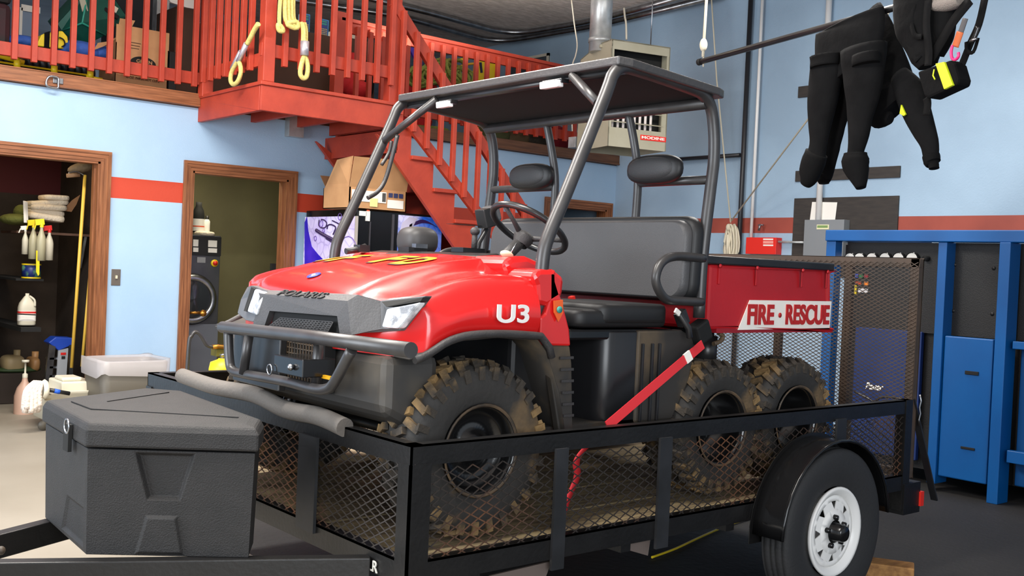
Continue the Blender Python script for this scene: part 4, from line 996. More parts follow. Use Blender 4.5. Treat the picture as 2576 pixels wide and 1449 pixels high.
for k in range(8):
    c = o+ex*(.065+k*(W_-.16)/8)+q_*.045; part('heat_tube', MB().tube([c+Z(zD), c+Z(zC)], .013, 10), mat('tube_alu', (244, 232, 226), .3, metal=.1), t)
for k in range(4):
    zz = zD+(zC-zD)*(.12+.25*k); part('louvre', MB().prism([o+ex*.03+Z(zz), o+ex*(W_-.04)+Z(zz), o+ex*(W_-.04)+q_*.03+Z(zz+.012), o+ex*.03+q_*.03+Z(zz+.012)], Z(.004)), HEAT, t)
bz = zb_+.112*H_
ba = Hq(1611, 341); bb = Hq(1675, 350)
bp_ = part('badge', MB().prism([o+ex*((ba-o).dot(ex))+nrm*.004+Z(bz-.024), o+ex*((bb-o).dot(ex))+nrm*.004+Z(bz-.024), o+ex*((bb-o).dot(ex))+nrm*.004+Z(bz+.024), o+ex*((ba-o).dot(ex))+nrm*.004+Z(bz+.024)], q_*.006), FRED, t)
text('badge_lettering', 'MODINE', o+ex*((ba-o).dot(ex)+.012)+nrm*.006+Z(bz-.012), ex, (0, 0, 1), .026, PAPER, t, width=(bb-ba).dot(ex)-.03, bold=.02)
part('flue_collar', MB().tube([o+ex*.0+q_*.2+Z(zt_-.05), o+ex*.0+q_*.2+Z(zt_-.02)], .02), HEAT, t)
for a in (.04, W_-.04): part('hanger_rod', MB().tube([o+ex*a+q_*.3+Z(zt_-.03), o+ex*a+q_*.3+Z(ZC)], .006, 6), STEEL, t)
fp = A(1513, 110, 0, p0.x+.12)
single('flue_pipe', MB().tube([(fp.x, fp.y+.02, zt_-.07), (fp.x, fp.y+.02, ZC)], .105, 24).tube([(fp.x, fp.y+.02, zt_+.02), (fp.x, fp.y+.02, zt_+.06)], .112, 24), GALV, 'wide silver flue pipe rising from the heater to ceiling', 'pipe')
# cables near the heater
def cable(name, pts, ax, val, r, m_, lab, **k):
    return single(name, MB().tube(cr([A(u, v, ax, val) for u, v in pts], 5), r, 6), m_, lab, 'cable')
CABW = mat('cable_cream', (206, 196, 178), .7)
cable('hanging_cable', [(1438, 0), (1445, 60), (1452, 110), (1448, 140), (1441, 160), (1436, 200), (1440, 330)], 0, 7.2, .007, CABW, 'thin cream cable hanging from ceiling left of the heater')
single('junction_box', MB().box(A(1430, 345, 0, 7.2), A(1447, 370, 0, 7.2)+Vector((.05, 0, 0))), GALV, 'small metal junction box at end of cream cable by the heater', 'box', bevel=.003)
cable('hanging_cable', [(1570, 20), (1572, 42), (1575, 60), (1576, 100)], 0, 7.3, .01, CABW, 'short white cable behind heater flue')
# picture frame on the far wall
fr_ = [A(u, v, 0, XB-.02) for u, v in ((1303, 150), (1381, 133), (1380, 172), (1303, 172))]
y0, y1 = fr_[0].y, fr_[1].y; z1 = fr_[1].z; z0 = z1-.42
t = thing('picture_frame', 'cream framed dark panel on the blue wall above the loft', 'picture frame', (XB-.01, (y0+y1)/2, z0))
part('panel', MB().box((XB-.015, y0, z0), (XB-.005, y1, z1)), mat('slate', (70, 76, 84), .6), t)
part('frame', MB().box((XB-.03, y0, z1-.035), (XB-.001, y1, z1)).box((XB-.03, y0, z0), (XB-.001, y1, z0+.035)).box((XB-.03, y1, z0), (XB-.001, y1+.035, z1)).box((XB-.03, y0, z0), (XB-.001, y0-.035, z1)), mat('frame_cream', (214, 206, 188), .6), t)
# ---------------------------------------------------------------- hanging pole, suit, vest
PA, PB = Vector((6.05, 5.14, 3.0)), A(2255, 18, 2, 3.0)
PA = A(1760, 156, 2, 3.0); pd = (PB-PA).normalized(); PC = PA+pd*3.4
pn = Vector((pd.y, -pd.x, 0)).normalized()
if pn.dot(PA) > 0: pn = -pn          # faces the camera
t = thing('hanging_pole', 'long black pole hung level from ropes, carrying the diving suit', 'pole', PA)
part('pole', MB().tube([PA, PC], .021, 14), PL, t)
part('end_cap', MB().tube([PA-pd*.012, PA+pd*.02], .025, 14), SLOT, t)
rp = PA+pd*.04
single('white_rope', MB().tube([(rp.x, rp.y, ZC), (rp.x+.01, rp.y, 3.5), (rp.x, rp.y, 3.03)], .011, 8).ell(rp+Vector((0, 0, .12)), (.03, .03, .05), 10, 8).tube([rp+Vector((0, 0, .1)), rp+Vector((.01, 0, -.04))], .006, 6), ROPEW, 'white knotted rope holding up the end of black pole', 'rope')
D_ = lambda u, v, off=0: AP(u, v, PA+pn*off, pn)
def limb(sec, off=0, flat=.32, n=16):
    """sec: (u, v, half width in px) down the limb, lying on the pole's own upright plane"""
    rings = []; sec2 = cr([Vector((a, b, c)) for a, b, c in sec], 4)
    for i, s_ in enumerate(sec2):
        c = D_(s_.x, s_.y, off); e = D_(s_.x+s_.z, s_.y, off); w_ = max((e-c).length, .006)
        a, b = sec2[max(i-1, 0)], sec2[min(i+1, len(sec2)-1)]
        ax = (D_(b.x, b.y, off)-D_(a.x, a.y, off)).normalized(); sd = ax.cross(pn).normalized()
        wb = 1+.05*math.sin(i*1.7+s_.x)
        rings.append([c+sd*(math.cos(k*2*math.pi/n)*w_)+pn*(math.sin(k*2*math.pi/n)*(w_*flat+.012)*wb) for k in range(n)])
    return MB().loft(rings)
t = thing('diving_suit', 'black one piece dry suit draped over the pole, feet and arm hanging', 'diving suit', D_(2130, 300))
part('trousers', limb([(2136, 56, 84), (2136, 70, 87), (2132, 110, 86), (2128, 160, 80), (2134, 190, 76)], .05, .17), SUIT, t)
part('leg', limb([(2082, 150, 36), (2076, 200, 35), (2068, 260, 31), (2062, 320, 23), (2058, 365, 18), (2048, 410, 22), (2036, 440, 20), (2028, 462, 10)], .09, .5), SUIT, t)
part('leg', limb([(2172, 120, 52), (2172, 180, 46), (2170, 240, 38), (2164, 290, 29), (2160, 340, 22), (2152, 385, 17), (2150, 410, 22), (2160, 440, 18), (2165, 470, 9)], .09, .5), SUIT, t)
part('sock', limb([(2054, 385, 23), (2040, 425, 23), (2034, 448, 18), (2026, 464, 10)], .10, .6), SUITD, t)
part('sock', limb([(2152, 385, 23), (2152, 410, 28), (2160, 442, 20), (2166, 473, 9)], .10, .6), SUITD, t)
part('knee_patch', limb([(2076, 140, 33), (2075, 168, 31)], .125, .5), SUITD, t)
part('knee_patch', limb([(2178, 136, 30), (2178, 162, 30)], .15, .5), SUITD, t)
part('sleeve', limb([(2128, 210, 30), (2116, 270, 20), (2100, 330, 19), (2085, 385, 20), (2078, 430, 16), (2074, 447, 14)], -.05, .5), SUIT, t)
part('cuff', limb([(2076, 436, 13), (2073, 452, 12), (2073, 462, 8)], -.05, .7), SUITD, t)
part('suit_back', limb([(2190, 40, 30), (2222, 90, 28), (2232, 150, 40), (2238, 200, 52), (2240, 250, 66), (2250, 276, 50)], -.1, .35), SUIT, t)
part('hood', limb([(2195, 270, 24), (2215, 290, 26), (2240, 300, 10)], -.08, .5), SUITD, t)
part('sleeve', limb([(2262, 190, 20), (2290, 235, 32), (2306, 280, 30), (2322, 320, 26), (2338, 360, 20), (2342, 395, 17)], -.06, .5), SUIT, t)
part('cuff', limb([(2342, 390, 17), (2345, 408, 16), (2348, 414, 10), (2350, 424, 9)], -.06, .7), SUITD, t)
part('reflective_patch', MB().prism([D_(u, v, -.0) for u, v in ((2270, 264), (2281, 288), (2276, 292), (2266, 286))], pn*.01), NEON, t)
t = thing('rescue_vest', 'black harness vest with dangling straps and yellow pocket beside the suit', 'vest', D_(2330, 100))
part('vest_body', limb([(2310, -25, 60), (2305, 10, 54), (2308, 60, 52), (2318, 100, 40), (2330, 140, 34), (2335, 165, 22)], .05, .4), SUITD, t)
part('vest_side', limb([(2360, -20, 50), (2368, 60, 34), (2360, 100, 34), (2350, 140, 22)], .02, .4), SUITD, t)
part('collar', limb([(2350, 14, 12), (2385, 10, 14), (2420, 0, 12)], .06, .9), mat('mesh_grey', (150, 140, 132), .9, bump=.8, bscale=200), t)
def strp(pts, w_, off, m_, nm='strap'):
    pp = cr([D_(u, v, off) for u, v in pts], 4); mb = MB(); rows = []
    for i, p_ in enumerate(pp):
        d = (pp[min(i+1, len(pp)-1)]-pp[max(i-1, 0)]).normalized(); s_ = d.cross(pn).normalized()*w_/2; rows.append([p_-s_, p_+s_])
    return part(nm, mb.grid(rows), m_, t, solid=.004)
strp([(2478, -10), (2462, 60), (2440, 110), (2420, 160), (2400, 200)], .045, .03, SUITD)
strp([(2440, 0), (2400, 50), (2370, 100), (2340, 150)], .06, .09, SUITD)
strp([(2270, -5), (2276, 60), (2290, 110), (2310, 150)], .05, .1, SUIT)
strp([(2335, 0), (2330, 60), (2336, 130), (2334, 165)], .05, .11, SUIT)
strp([(2300, 10), (2292, 50), (2300, 88), (2318, 92)], .03, .12, SUITD)
strp([(2460, 95), (2448, 130), (2432, 128), (2430, 105)], .02, .05, SUITD)
strp([(2458, 66), (2450, 90), (2442, 104)], .035, .08, GLOSS, 'buckle')
part('buckle_bar', MB().tube([D_(2440, 104, .1), D_(2457, 97, .1)], .006, 6), STEEL, t)
strp([(2428, 46), (2420, 70), (2415, 84)], .035, .12, mat('strap_grey', (80, 78, 80), .7), 'lanyard')
strp([(2415, 80), (2408, 100), (2402, 118)], .045, .13, mat('orange_leather', (190, 92, 40), .6), 'tool_holder')
cb = [D_(u, v, .15) for u, v in ((2396, 114), (2393, 130), (2395, 146), (2403, 150), (2411, 142), (2411, 132))]
part('carabiner', MB().tube(cr(cb, 5), .008, 8), mat('pink_metal', (240, 40, 120), .35), t)
pz = [(2306, 180), (2390, 150), (2400, 160), (2411, 198), (2408, 214), (2335, 248), (2324, 244)]
part('pouch', MB().prism([D_(u, v, .10) for u, v in pz], -pn*.10), SUITD, t, bevel=.015)
part('pocket_flap', MB().prism([D_(u, v, .115) for u, v in ((2352, 160), (2374, 155), (2396, 214), (2374, 225))], -pn*.02), NEON, t, bevel=.004)
part('pull_cord', MB().tube([D_(2350, 175, .11), D_(2347, 190, .12), (D_(2352, 200, .12))], .004, 6), NEON, t)
strp([(2330, 245), (2333, 262), (2330, 290)], .05, .04, SUITD)
# ropes on the wall
single('wall_rope', MB().tube([A(1790, 0, 0, 8.6), A(1803, 200, 0, 8.65), A(1838, 560, 0, 8.8)], .008, 6), ROPEW, 'thin pale rope hanging down along blue wall left of the pipes', 'rope')
single('wall_rope', MB().tube([A(2260, 0, 0, 7.4), A(2222, 50, 0, 7.5), A(1840, 555, 0, 8.8)], .008, 6), ROPEW, 'thin pale rope running diagonally down to the coiled rope', 'rope')
mb = MB()
for k in range(7):
    c = A(1829+k*3.2, 608, 0, XB-.08-.012*(k % 3)); w_ = .035+.012*(k % 4); hh = .16+.012*(k % 3)
    mb.tube([c+Vector((.01*math.sin(a*2), w_*math.cos(a), hh*math.sin(a))) for a in [q*math.pi/9 for q in range(18)]], .011, 6, closed=True)
mb.ell(A(1833, 572, 0, XB-.1), (.03, .03, .04), 8, 6).tube([A(1832, 590, 0, XB-.11), A(1830, 640, 0, XB-.11)], .02, 8)
single('coiled_rope', mb, ROPEW, 'coil of pale rope hanging on wall beside the black vertical pipe', 'rope')
single('wall_tap', MB().tube([A(1912, 566, 0, XB-.02), A(1912, 566, 0, XB-.09), A(1909, 580, 0, XB-.09)], .012, 8).obox(A(1914, 566, 0, XB-.07), (.01, .07, .012)), STEEL, 'small brass tap on the red stripe above red box', 'tap')
# ---------------------------------------------------------------- blue breathing air station
RX = 6.85
R_a = lambda u, v, x=RX: A(u, v, 0, x)
yL = R_a(2080, 590).y; yR = .4; ztop = R_a(2300, 579).z; zb2 = R_a(2300, 608).z
t = thing('air_fill_station', 'blue framed air filling station with black panels and row of gauges', 'compressor station', (RX+.3, 2.2, 0))
CB2 = CABB
def fpiece(nm, u0, v0, u1, v1, d0=0, d1=.06, m_=CB2, z0=None, z1=None, **k):
    a, b = R_a(u0, v0), R_a(u1, v1); return part(nm, MB().box((RX+d0, a.y, z1 if z1 is not None else a.z), (RX+d1, b.y, z0 if z0 is not None else b.z)), m_, t, **k)
part('top_beam', MB().box((RX-.02, yL, zb2), (RX+.1, yR, ztop)), CB2, t, bevel=.006)
part('side_beam', MB().box((RX, yL-.06, zb2), (8.3, yL, ztop)), CB2, t, bevel=.006)
ym1 = (R_a(2348, 620).y, R_a(2371, 620).y); ym2 = (R_a(2513, 900).y, R_a(2541, 900).y)
part('post', MB().box((RX, yL, 0), (RX+.09, R_a(2102, 620).y, zb2)), CB2, t, bevel=.004)
part('post', MB().box((RX, R_a(2346, 900).y+.0, .05), (RX+.16, R_a(2368, 900).y, zb2)), CB2, t, bevel=.004)
part('post', MB().box((RX-.03, R_a(2505, 900).y, 0), (RX+.12, R_a(2533, 900).y, zb2)), CB2, t, bevel=.004)
zpan = R_a(2420, 848).z
part('gauge_panel', MB().box((RX+.16, R_a(2102, 620).y, R_a(2200, 830).z), (RX+.19, ym1[0], zb2)), CABK, t)
part('lower_door', MB().box((RX+.14, R_a(2122, 900).y, .16), (RX+.18, R_a(2290, 900).y, R_a(2200, 828).z)), mat('cabinet_blue_dull', (10, 40, 96), .5), t, bevel=.006)
part('lower_door', MB().box((RX+.15, R_a(2318, 900).y, .2), (RX+.2, ym1[0]-.0, R_a(2330, 838).z)), CB2, t, bevel=.006)
part('black_panel', MB().box((RX+.12, ym1[1], zpan), (RX+.15, R_a(2505, 700).y, zb2)), CABK, t)
part('black_panel', MB().box((RX+.14, R_a(2533, 700).y, zpan), (RX+.17, yR, zb2)), CABK, t)
for u, v in ((2402, 666), (2500, 675), (2398, 782), (2496, 790)):
    c = R_a(u, v, RX+.12); part('screw', MB().lathe(c, (-1, 0, 0), [(.001, .006), (.012, .005), (.014, 0)], 10), CABK, t)
dy0, dy1 = R_a(2368, 1000, RX+.02).y, R_a(2492, 1000, RX+.02).y
dz0 = R_a(2420, 1208, RX+.02).z
door = part('cabinet_door', MB().box((RX+.02, dy0, dz0), (RX+.06, dy1, zpan)), CB2, t, bevel=.008, label='bright blue cabinet door with two dark recessed pulls')
for u0, v0, u1, v1 in ((2428, 932, 2462, 945), (2417, 1122, 2452, 1134)):
    a, b = R_a(u0, v0, RX+.018), R_a(u1, v1, RX+.018); part('door_pull', MB().box((RX+.012, a.y, a.z), (RX+.02, b.y, b.z)), SLOT, door, bevel=.003)
part('side_door', MB().box((RX+.1, R_a(2545, 1000).y, .12), (RX+.14, yR, zpan)), mat('cabinet_blue_deep', (0, 68, 124), .4), t, bevel=.008)
part('cross_rail', MB().box((RX, R_a(2545, 900).y, zpan-.05), (RX+.05, yR, zpan)), CB2, t, bevel=.004)
part('cross_rail', MB().box((RX, R_a(2545, 900).y, .28), (RX+.05, yR, .36)), CB2, t, bevel=.004)
for u in (2143, 2167, 2198, 2231, 2265, 2299):
    c = R_a(u, 652, RX+.16); g = part('gauge', MB().lathe(c, (-1, 0, 0), [(.05, 0), (.05, .03), (.044, .034)], 24), GLOSS, t)
    part('gauge_face', MB().lathe(c, (-1, 0, 0), [(.001, .03), (.043, .03)], 24), PAPER, g)
c = R_a(2333, 650, RX+.16); part('knob', MB().lathe(c, (-1, 0, 0), [(.022, 0), (.02, .04), (.001, .042)], 14), SLOT, t)
for i, (u, v, w_, h_, cc) in enumerate(((2143, 694, 8, 10, (220, 220, 200)), (2155, 694, 9, 10, (60, 80, 170)), (2167, 695, 9, 10, (40, 110, 60)), (2180, 695, 9, 10, (150, 30, 40)), (2160, 712, 14, 8, (170, 60, 20)), (2180, 714, 10, 10, (240, 130, 20)), (2147, 729, 16, 24, (220, 190, 30)), (2172, 731, 24, 12, (210, 206, 206)))):
    a, b = R_a(u-w_/2, v-h_/2, RX+.158), R_a(u+w_/2, v+h_/2, RX+.158)
    part('panel_button', MB().box((RX+.15, a.y, a.z), (RX+.16, b.y, b.z)), mat('btn%d' % i, cc, .4), t, bevel=.002)
a = R_a(2177, 978, RX+.135)
text('maker_lettering', 'Bauer', a, (0, -1, 0), (0, 0, 1), .05, PAPER, t, width=a.y-R_a(2222, 978, RX+.135).y, shear=.3, bold=.03)
part('cabinet_body', MB().box((RX+.2, yL-.04, .1), (8.3, yR, zb2-.02)), CABK, t)
hz = [A(u, v, 0, RX-.0) for u, v in ((2150, 985), (2180, 1000), (2200, 1010), (2215, 1000), (2250, 1000), (2270, 1005))]
single('black_hose', MB().tube(cr(hz, 5), .009, 8), PL, 'thin black hose drooping in front of the dull blue cabinet door', 'hose')
# ================================================================ AGAINST THE LEFT WALL
YV = 8.05
def bx(u0, v0, u1, v1, y, dep, um=None):
    vm = (v0+v1)/2; um = um or (u0+u1)/2
    a = A(u0, vm, 1, y); b = A(u1, vm, 1, y); z1 = A(um, v0, 1, y).z; z0 = A(um, v1, 1, y).z
    return (a.x, y, z0), (b.x, y+dep, z1)
def bubble_mat(name, c1, c2, c3, sc=14):
    m = bpy.data.materials.new(name); m.use_nodes = True; nt = m.node_tree; N = nt.nodes; L = nt.links; b = N['Principled BSDF']; b.inputs['Roughness'].default_value = .25
    tc = N.new('ShaderNodeTexCoord'); vo = N.new('ShaderNodeTexVoronoi'); vo.inputs['Scale'].default_value = sc; vo.feature = 'DISTANCE_TO_EDGE'
    no = N.new('ShaderNodeTexNoise'); no.inputs['Scale'].default_value = 2.6; no.inputs['Detail'].default_value = 3
    L.new(tc.outputs['Object'], no.inputs[0]); L.new(tc.outputs['Object'], vo.inputs[0])
    r = N.new('ShaderNodeValToRGB'); e = r.color_ramp.elements; e[0].position = .38; e[0].color = (*lin(c1), 1); e[1].position = .56; e[1].color = (*lin(c3), 1)
    k = r.color_ramp.elements.new(.46); k.color = (*lin(c2), 1)
    r2 = N.new('ShaderNodeValToRGB'); r2.color_ramp.elements[0].position = .02; r2.color_ramp.elements[1].position = .09
    r2.color_ramp.elements[0].color = (.45, .42, .6, 1); r2.color_ramp.elements[1].color = (1, 1, 1, 1)
    mx = N.new('ShaderNodeMixRGB'); mx.blend_type = 'MULTIPLY'; mx.inputs[0].default_value = .45
    L.new(no.outputs[0], r.inputs[0]); L.new(vo.outputs[0], r2.inputs[0]); L.new(r.outputs[0], mx.inputs[1]); L.new(r2.outputs[0], mx.inputs[2])
    L.new(mx.outputs[0], b.inputs['Base Color']); L.new(mx.outputs[0], b.inputs['Emission Color']); b.inputs['Emission Strength'].default_value = .25
    return m
PUR = bubble_mat('poster_purple', (200, 190, 226), (186, 172, 220), (206, 198, 230), 9)
PBL = bubble_mat('poster_blue', (36, 90, 190), (110, 130, 200), (190, 188, 222), 12)
DEEP = mat('poster_deep_blue', (44, 24, 186), .3, rgb2=(70, 40, 210), scale=5); INK = mat('poster_ink', (52, 30, 84), .4)
y1 = YA-.06
VX = A(765, 600, 1, y1).x; YV = A(893, 600, 0, VX).y; zv = A(893, 526, 1, YV).z; a1 = A(1000, 600, 1, YV).x; a2 = A(1111, 600, 1, YV).x
t = thing('vending_machine', 'black vending machine with purple side picture and blue front picture, beside the stairs', 'vending machine', (VX+.4, YV+.3, 0))
part('cabinet', MB().box((VX+.012, YV, .05), (a2, y1, zv)), GLOSS, t, bevel=.006)
px = part('side_picture', MB().box((VX, YV+.02, .5), (VX+.012, y1, zv-.06)), PUR, t)
part('corner_trim', MB().box((VX-.004, YV-.02, .3), (VX+.014, YV+.005, zv-.06)), mat('trim_silver', (200, 190, 180), .3, metal=.3), t)
b0 = A(984, 600, 1, YV).x; part('trim_strip', MB().box((b0, YV-.012, .3), (b0+.02, YV, zv-.02)), mat('trim_dark', (96, 92, 96), .3, metal=.6), t)
b0 = A(928, 600, 1, YV).x; part('trim_strip', MB().box((b0, YV-.012, .3), (b0+.008, YV, zv-.1)), mat('trim_dark', 0), t)
for u0, v0, u1, v1, mm in ((905, 531, 922, 543, PAPER), (921, 531, 931, 556, PAPER)):
    a, b = bx(u0, v0, u1, v1, YV-.012, .01); part('sticker', MB().box(a, b), mm, t)
part('orange_mark', MB().box(*bx(923, 527, 930, 531, YV-.014, .004)), mat('mark_orange', (230, 90, 50), .5), t)
V = lambda u, v, d=.004: A(u, v, 0, VX-d)
part('picture_shape', MB().prism([V(u, v) for u, v in ((766, 560), (772, 545), (775, 580), (784, 620), (800, 640), (812, 652), (812, 700), (766, 700))], (.002, 0, 0)), DEEP, px)
st = MB()
for pts, wd in ((((796, 579), (815, 591), (846, 607)), .03), (((803, 553), (802, 566), (808, 573), (818, 572), (822, 562), (816, 554), (808, 552)), .010), (((823, 576), (825, 567), (833, 565), (843, 570), (844, 576), (838, 590)), .012), (((836, 555), (850, 562), (864, 570)), .010), (((820, 600), (840, 612), (850, 618)), .012)):
    st.tube(cr([V(*q) for q in pts], 4), wd*.6, 6)
part('picture_strokes', st, INK, px)
rg = MB()
for u, v, r in ((808, 563, .03), (814, 580, .017), (793, 600, .022), (874, 640, .16), (855, 545, .03)):
    c = V(u, v); rg.tube([c+Vector((0, math.cos(k*.4)*r, math.sin(k*.4)*r)) for k in range(16)], .004, 5, closed=True)
part('picture_rings', rg, mat('poster_violet', (124, 96, 176), .4), px)
V = lambda u, v, d=.014: A(u, v, 1, YV-d)
px = part('front_picture', MB().box((a1, YV-.012, .5), (a2-.012, YV, zv-.02)), PBL, t)
st = MB(); pp = cr([V(*q) for q in ((1030, 568), (1045, 562), (1062, 557), (1080, 561), (1100, 572))], 4)
wds = [.006+.03*math.sin(math.pi*min(1, i/(len(pp)-1)+.12)) for i in range(len(pp))]
st.grid([[p_+Vector((0, 0, w_*.5)), p_-Vector((0, 0, w_*.5))] for p_, w_ in zip(pp, wds)], False); part('picture_strokes', st, INK, px)
st = MB().prism([V(u, v) for u, v in ((1003, 650), (1003, 590), (1012, 560), (1030, 545), (1050, 550), (1022, 600), (1016, 650))], (0, .002, 0)); part('picture_splash', st, mat('poster_white', (196, 190, 216), .4), px)
# cardboard box on top
t = thing('cardboard_box', 'open cardboard box with white labels on top of the vending machine', 'box', A(920, 525, 1, YV+.1))
fa_, fb_ = A(878, 522, 1, YV-.02), A(1021, 530, 1, YV-.02); zt2 = A(950, 476, 1, YV-.02).z; zb3 = zv+.004
X0, X1 = fa_.x, fb_.x
dpx = A(813, 500, 0, X0).y-YV
bd = MB()
bd.box((X0, YV-.02, zb3), (X1, YV-.01, zt2)).box((X1-.01, YV-.02, zb3), (X1, YV+dpx, zt2)).box((X0, YV+dpx-.01, zb3), (X1, YV+dpx, zt2)).box((X0, YV-.02, zb3), (X0+.01, YV+dpx, zt2)).box((X0, YV-.02, zb3), (X1, YV+dpx, zb3+.008))
part('carton', bd, CARD, t)
f = lambda u, v, y: A(u, v, 1, y)
part('flap', MB().prism([(X0, YV-.02, zt2), (X1, YV-.02, zt2), f(1035, 406, YV-.12), f(892, 393, YV-.12)], (0, .006, 0)), CARD, t)
part('flap', MB().prism([(X0, YV+.0, zt2), (X0, YV+dpx-.02, zt2), (X0-.02, YV+dpx-.25, zt2+.24), (X0+.03, YV+.0, zt2+.27)], (.006, 0, 0)), CARD, t)
part('flap', MB().prism([(X0+.02, YV+dpx-.01, zt2), (X1-.02, YV+dpx-.01, zt2), (X1-.02, YV+dpx+.1, zt2+.12), (X0+.02, YV+dpx+.1, zt2+.12)], (0, .006, 0)), CARDD, t)
for u0, v0, u1, v1, mm in ((885, 482, 972, 510, PAPER), (975, 500, 1015, 521, PAPER), (931, 500, 950, 521, mat('note_yellow', (240, 222, 150), .7))):
    a, b = bx(u0, v0, u1, v1, YV-.026-(.004 if mm is not PAPER else 0), .004, 950); part('label', MB().box(a, b), mm, t)
for k in range(3): part('handling_mark', MB().box(*bx(978+13*k, 486, 988+13*k, 497, YV-.025, .003, 985)), mat('ink_blue', (50, 56, 96), .6), t)
bcm = MB()
for k in range(7): bcm.box(*bx(962+k*1.3, 486, 962.6+k*1.3, 508, YV-.029, .002, 966))
part('barcode', bcm, SLOT, t)
# second open box left part seen behind
# trash can
yt = 8.2
t = thing('trash_can', 'grey rectangular trash can with clear white liner below the light switch', 'trash can', (A(320, 900, 1, yt).x, yt, 0))
xa, xc = A(250, 930, 1, yt-.2).x, A(425, 930, 1, yt-.2).x; ztc = A(320, 905, 1, yt).z
def rrect(x0, x1, y0, y1, z, r, n=4):
    return [Vector((cx+r*math.cos(math.radians(a0+90*k/n)), cy+r*math.sin(math.radians(a0+90*k/n)), z)) for cx, cy, a0 in ((x1-r, y1-r, 0), (x0+r, y1-r, 90), (x0+r, y0+r, 180), (x1-r, y0+r, 270)) for k in range(n+1)]
hw = .23
rings = [rrect(xa+.05, xc-.05, yt-hw+.04, yt+hw-.04, 0, .06), rrect(xa, xc, yt-hw, yt+hw, ztc, .07)]
mb = MB().grid(rings, True, True); mb.poly(rings[0]); part('bin', mb, mat('bin_grey', (86, 80, 70), .5), t, solid=.006)
lr = [rrect(xa-.012, xc+.012, yt-hw-.012, yt+hw+.012, ztc-.10, .07), rrect(xa-.016, xc+.016, yt-hw-.016, yt+hw+.016, ztc+.02, .08), rrect(xa+.012, xc-.012, yt-hw+.012, yt+hw-.012, ztc+.015, .07), rrect(xa+.02, xc-.02, yt-hw+.03, yt+hw-.03, ztc-.12, .06)]
for k, p_ in enumerate(lr[0]): p_.z += .02*math.sin(k*1.1)
for k, p_ in enumerate(lr[1]): p_.z += .01*math.sin(k*.8)
part('liner', MB().grid(lr, True, True), mat('liner', (206, 200, 200), .35, alpha=.5), t)
# small mixed items left of the vehicle front: pressure can, black hoop, brass nozzle
yy = 7.2
t = thing('yellow_canister', 'bright yellow canister seen between the brush guard and foam sleeve', 'canister', A(557, 960, 1, yy))
cc = A(560, 935, 1, yy); part('can_body', MB().lathe((cc.x, cc.y, 0), (0, 0, 1), [(.10, 0), (.10, cc.z+.02), (.09, cc.z+.07), (.04, cc.z+.09), (.03, cc.z+.1)], 24), YEL, t)
part('can_valve', MB().lathe((cc.x, cc.y, cc.z+.09), (0, 0, 1), [(.025, 0), (.02, .03), (.03, .035), (.001, .045)], 12), STEEL, t)
hp = [A(u, v, 1, 7.3) for u, v in ((468, 935), (474, 880), (482, 845), (493, 835), (506, 846), (520, 868), (536, 873))]
hp[0].z = 0
t = thing('pressure_washer', 'black tube handle and brass nozzle in front of the laundry doorway', 'pressure washer', hp[0])
part('handle', MB().tube(cr(hp, 5), .014, 10), TUBE, t)
part('nozzle', MB().tube([A(u, v, 1, 7.3) for u, v in ((534, 873), (550, 872), (600, 874))], .018, 10), mat('brass', (170, 120, 50), .35, metal=.9), t)
part('pump_block', MB().box(*bx(545, 876, 600, 896, 7.3, .1)), mat('olive_dark', (96, 90, 30), .6), t)
part('stand', MB().tube([A(598, 880, 1, 7.3), A(598, 880, 1, 7.3)*1], .01) if False else MB().box((A(575, 890, 1, 7.3).x, 7.3, 0), (A(600, 890, 1, 7.3).x, 7.4, A(590, 893, 1, 7.3).z)), SLOT, t)
# ---------------------------------------------------------------- laundry room
yw = 9.75
t = thing('washing_machine', 'steel front loading industrial washer with round door inside laundry doorway', 'washing machine', (A(500, 800, 1, yw).x, yw, 0))
xr_ = A(554, 650, 1, yw).x; xl_ = xr_-.75; zt3 = A(520, 592, 1, yw).z; zm = A(520, 643, 1, yw).z
part('cabinet', MB().box((xl_, yw, 0), (xr_, yw+.7, zt3)), mat('washer_steel', (96, 96, 98), .35, metal=.6, rgb2=(80, 80, 84), scale=4), t, bevel=.006)
part('control_panel', MB().box((xl_, yw-.012, zm), (xr_, yw+.01, zt3-.012)), CABK, t)
for u0, u1 in ((486, 499), (524, 546)):
    part('instruction_plate', MB().box(*bx(u0, 604, u1, 621, yw-.018, .008, 520)), PAPER, t); part('instruction_plate', MB().box(*bx(u0, 624, u1, 635, yw-.018, .008, 520)), PAPER, t)
part('number_plate', MB().box(*bx(496, 647, 517, 661, yw-.01, .01, 507)), mat('plate_grey', (150, 150, 152), .4), t)
c = A(539, 662, 1, yw); b_ = part('stop_button', MB().lathe(c, (0, -1, 0), [(.036, 0), (.036, .012), (.02, .014)], 16), YEL, t)
part('button_cap', MB().lathe(c, (0, -1, 0), [(.02, .012), (.024, .03), (.001, .036)], 16), FRED, b_)
dc = A(482, 752, 1, yw-.02); R1 = abs(A(541, 752, 1, yw-.02).x-dc.x)
dr = part('door', MB().lathe(dc, (0, -1, 0), [(R1, 0), (R1, .03), (R1*.9, .05), (R1*.78, .05), (R1*.74, .03)], 36), STEEL, t)
part('door_gasket', MB().lathe(dc, (0, -1, 0), [(R1*1.04, 0), (R1*1.04, .012), (R1, .014)], 36), SLOT, dr)
part('door_glass', MB().lathe(dc, (0, -1, 0), [(R1*.76, .03), (R1*.5, .05), (.001, .06)], 36), mat('dark_glass', (50, 52, 56), .1), dr)
part('kick_panel', MB().box((xl_, yw-.01, .1), (xr_, yw, .72)), mat('kick_grey', (110, 114, 124), .5), t)
single('folded_towel', MB().ell(A(512, 588, 1, yw+.1), (.09, .12, .025), power=.6), WTOWEL, 'folded white towel on top of the washer', 'towel')
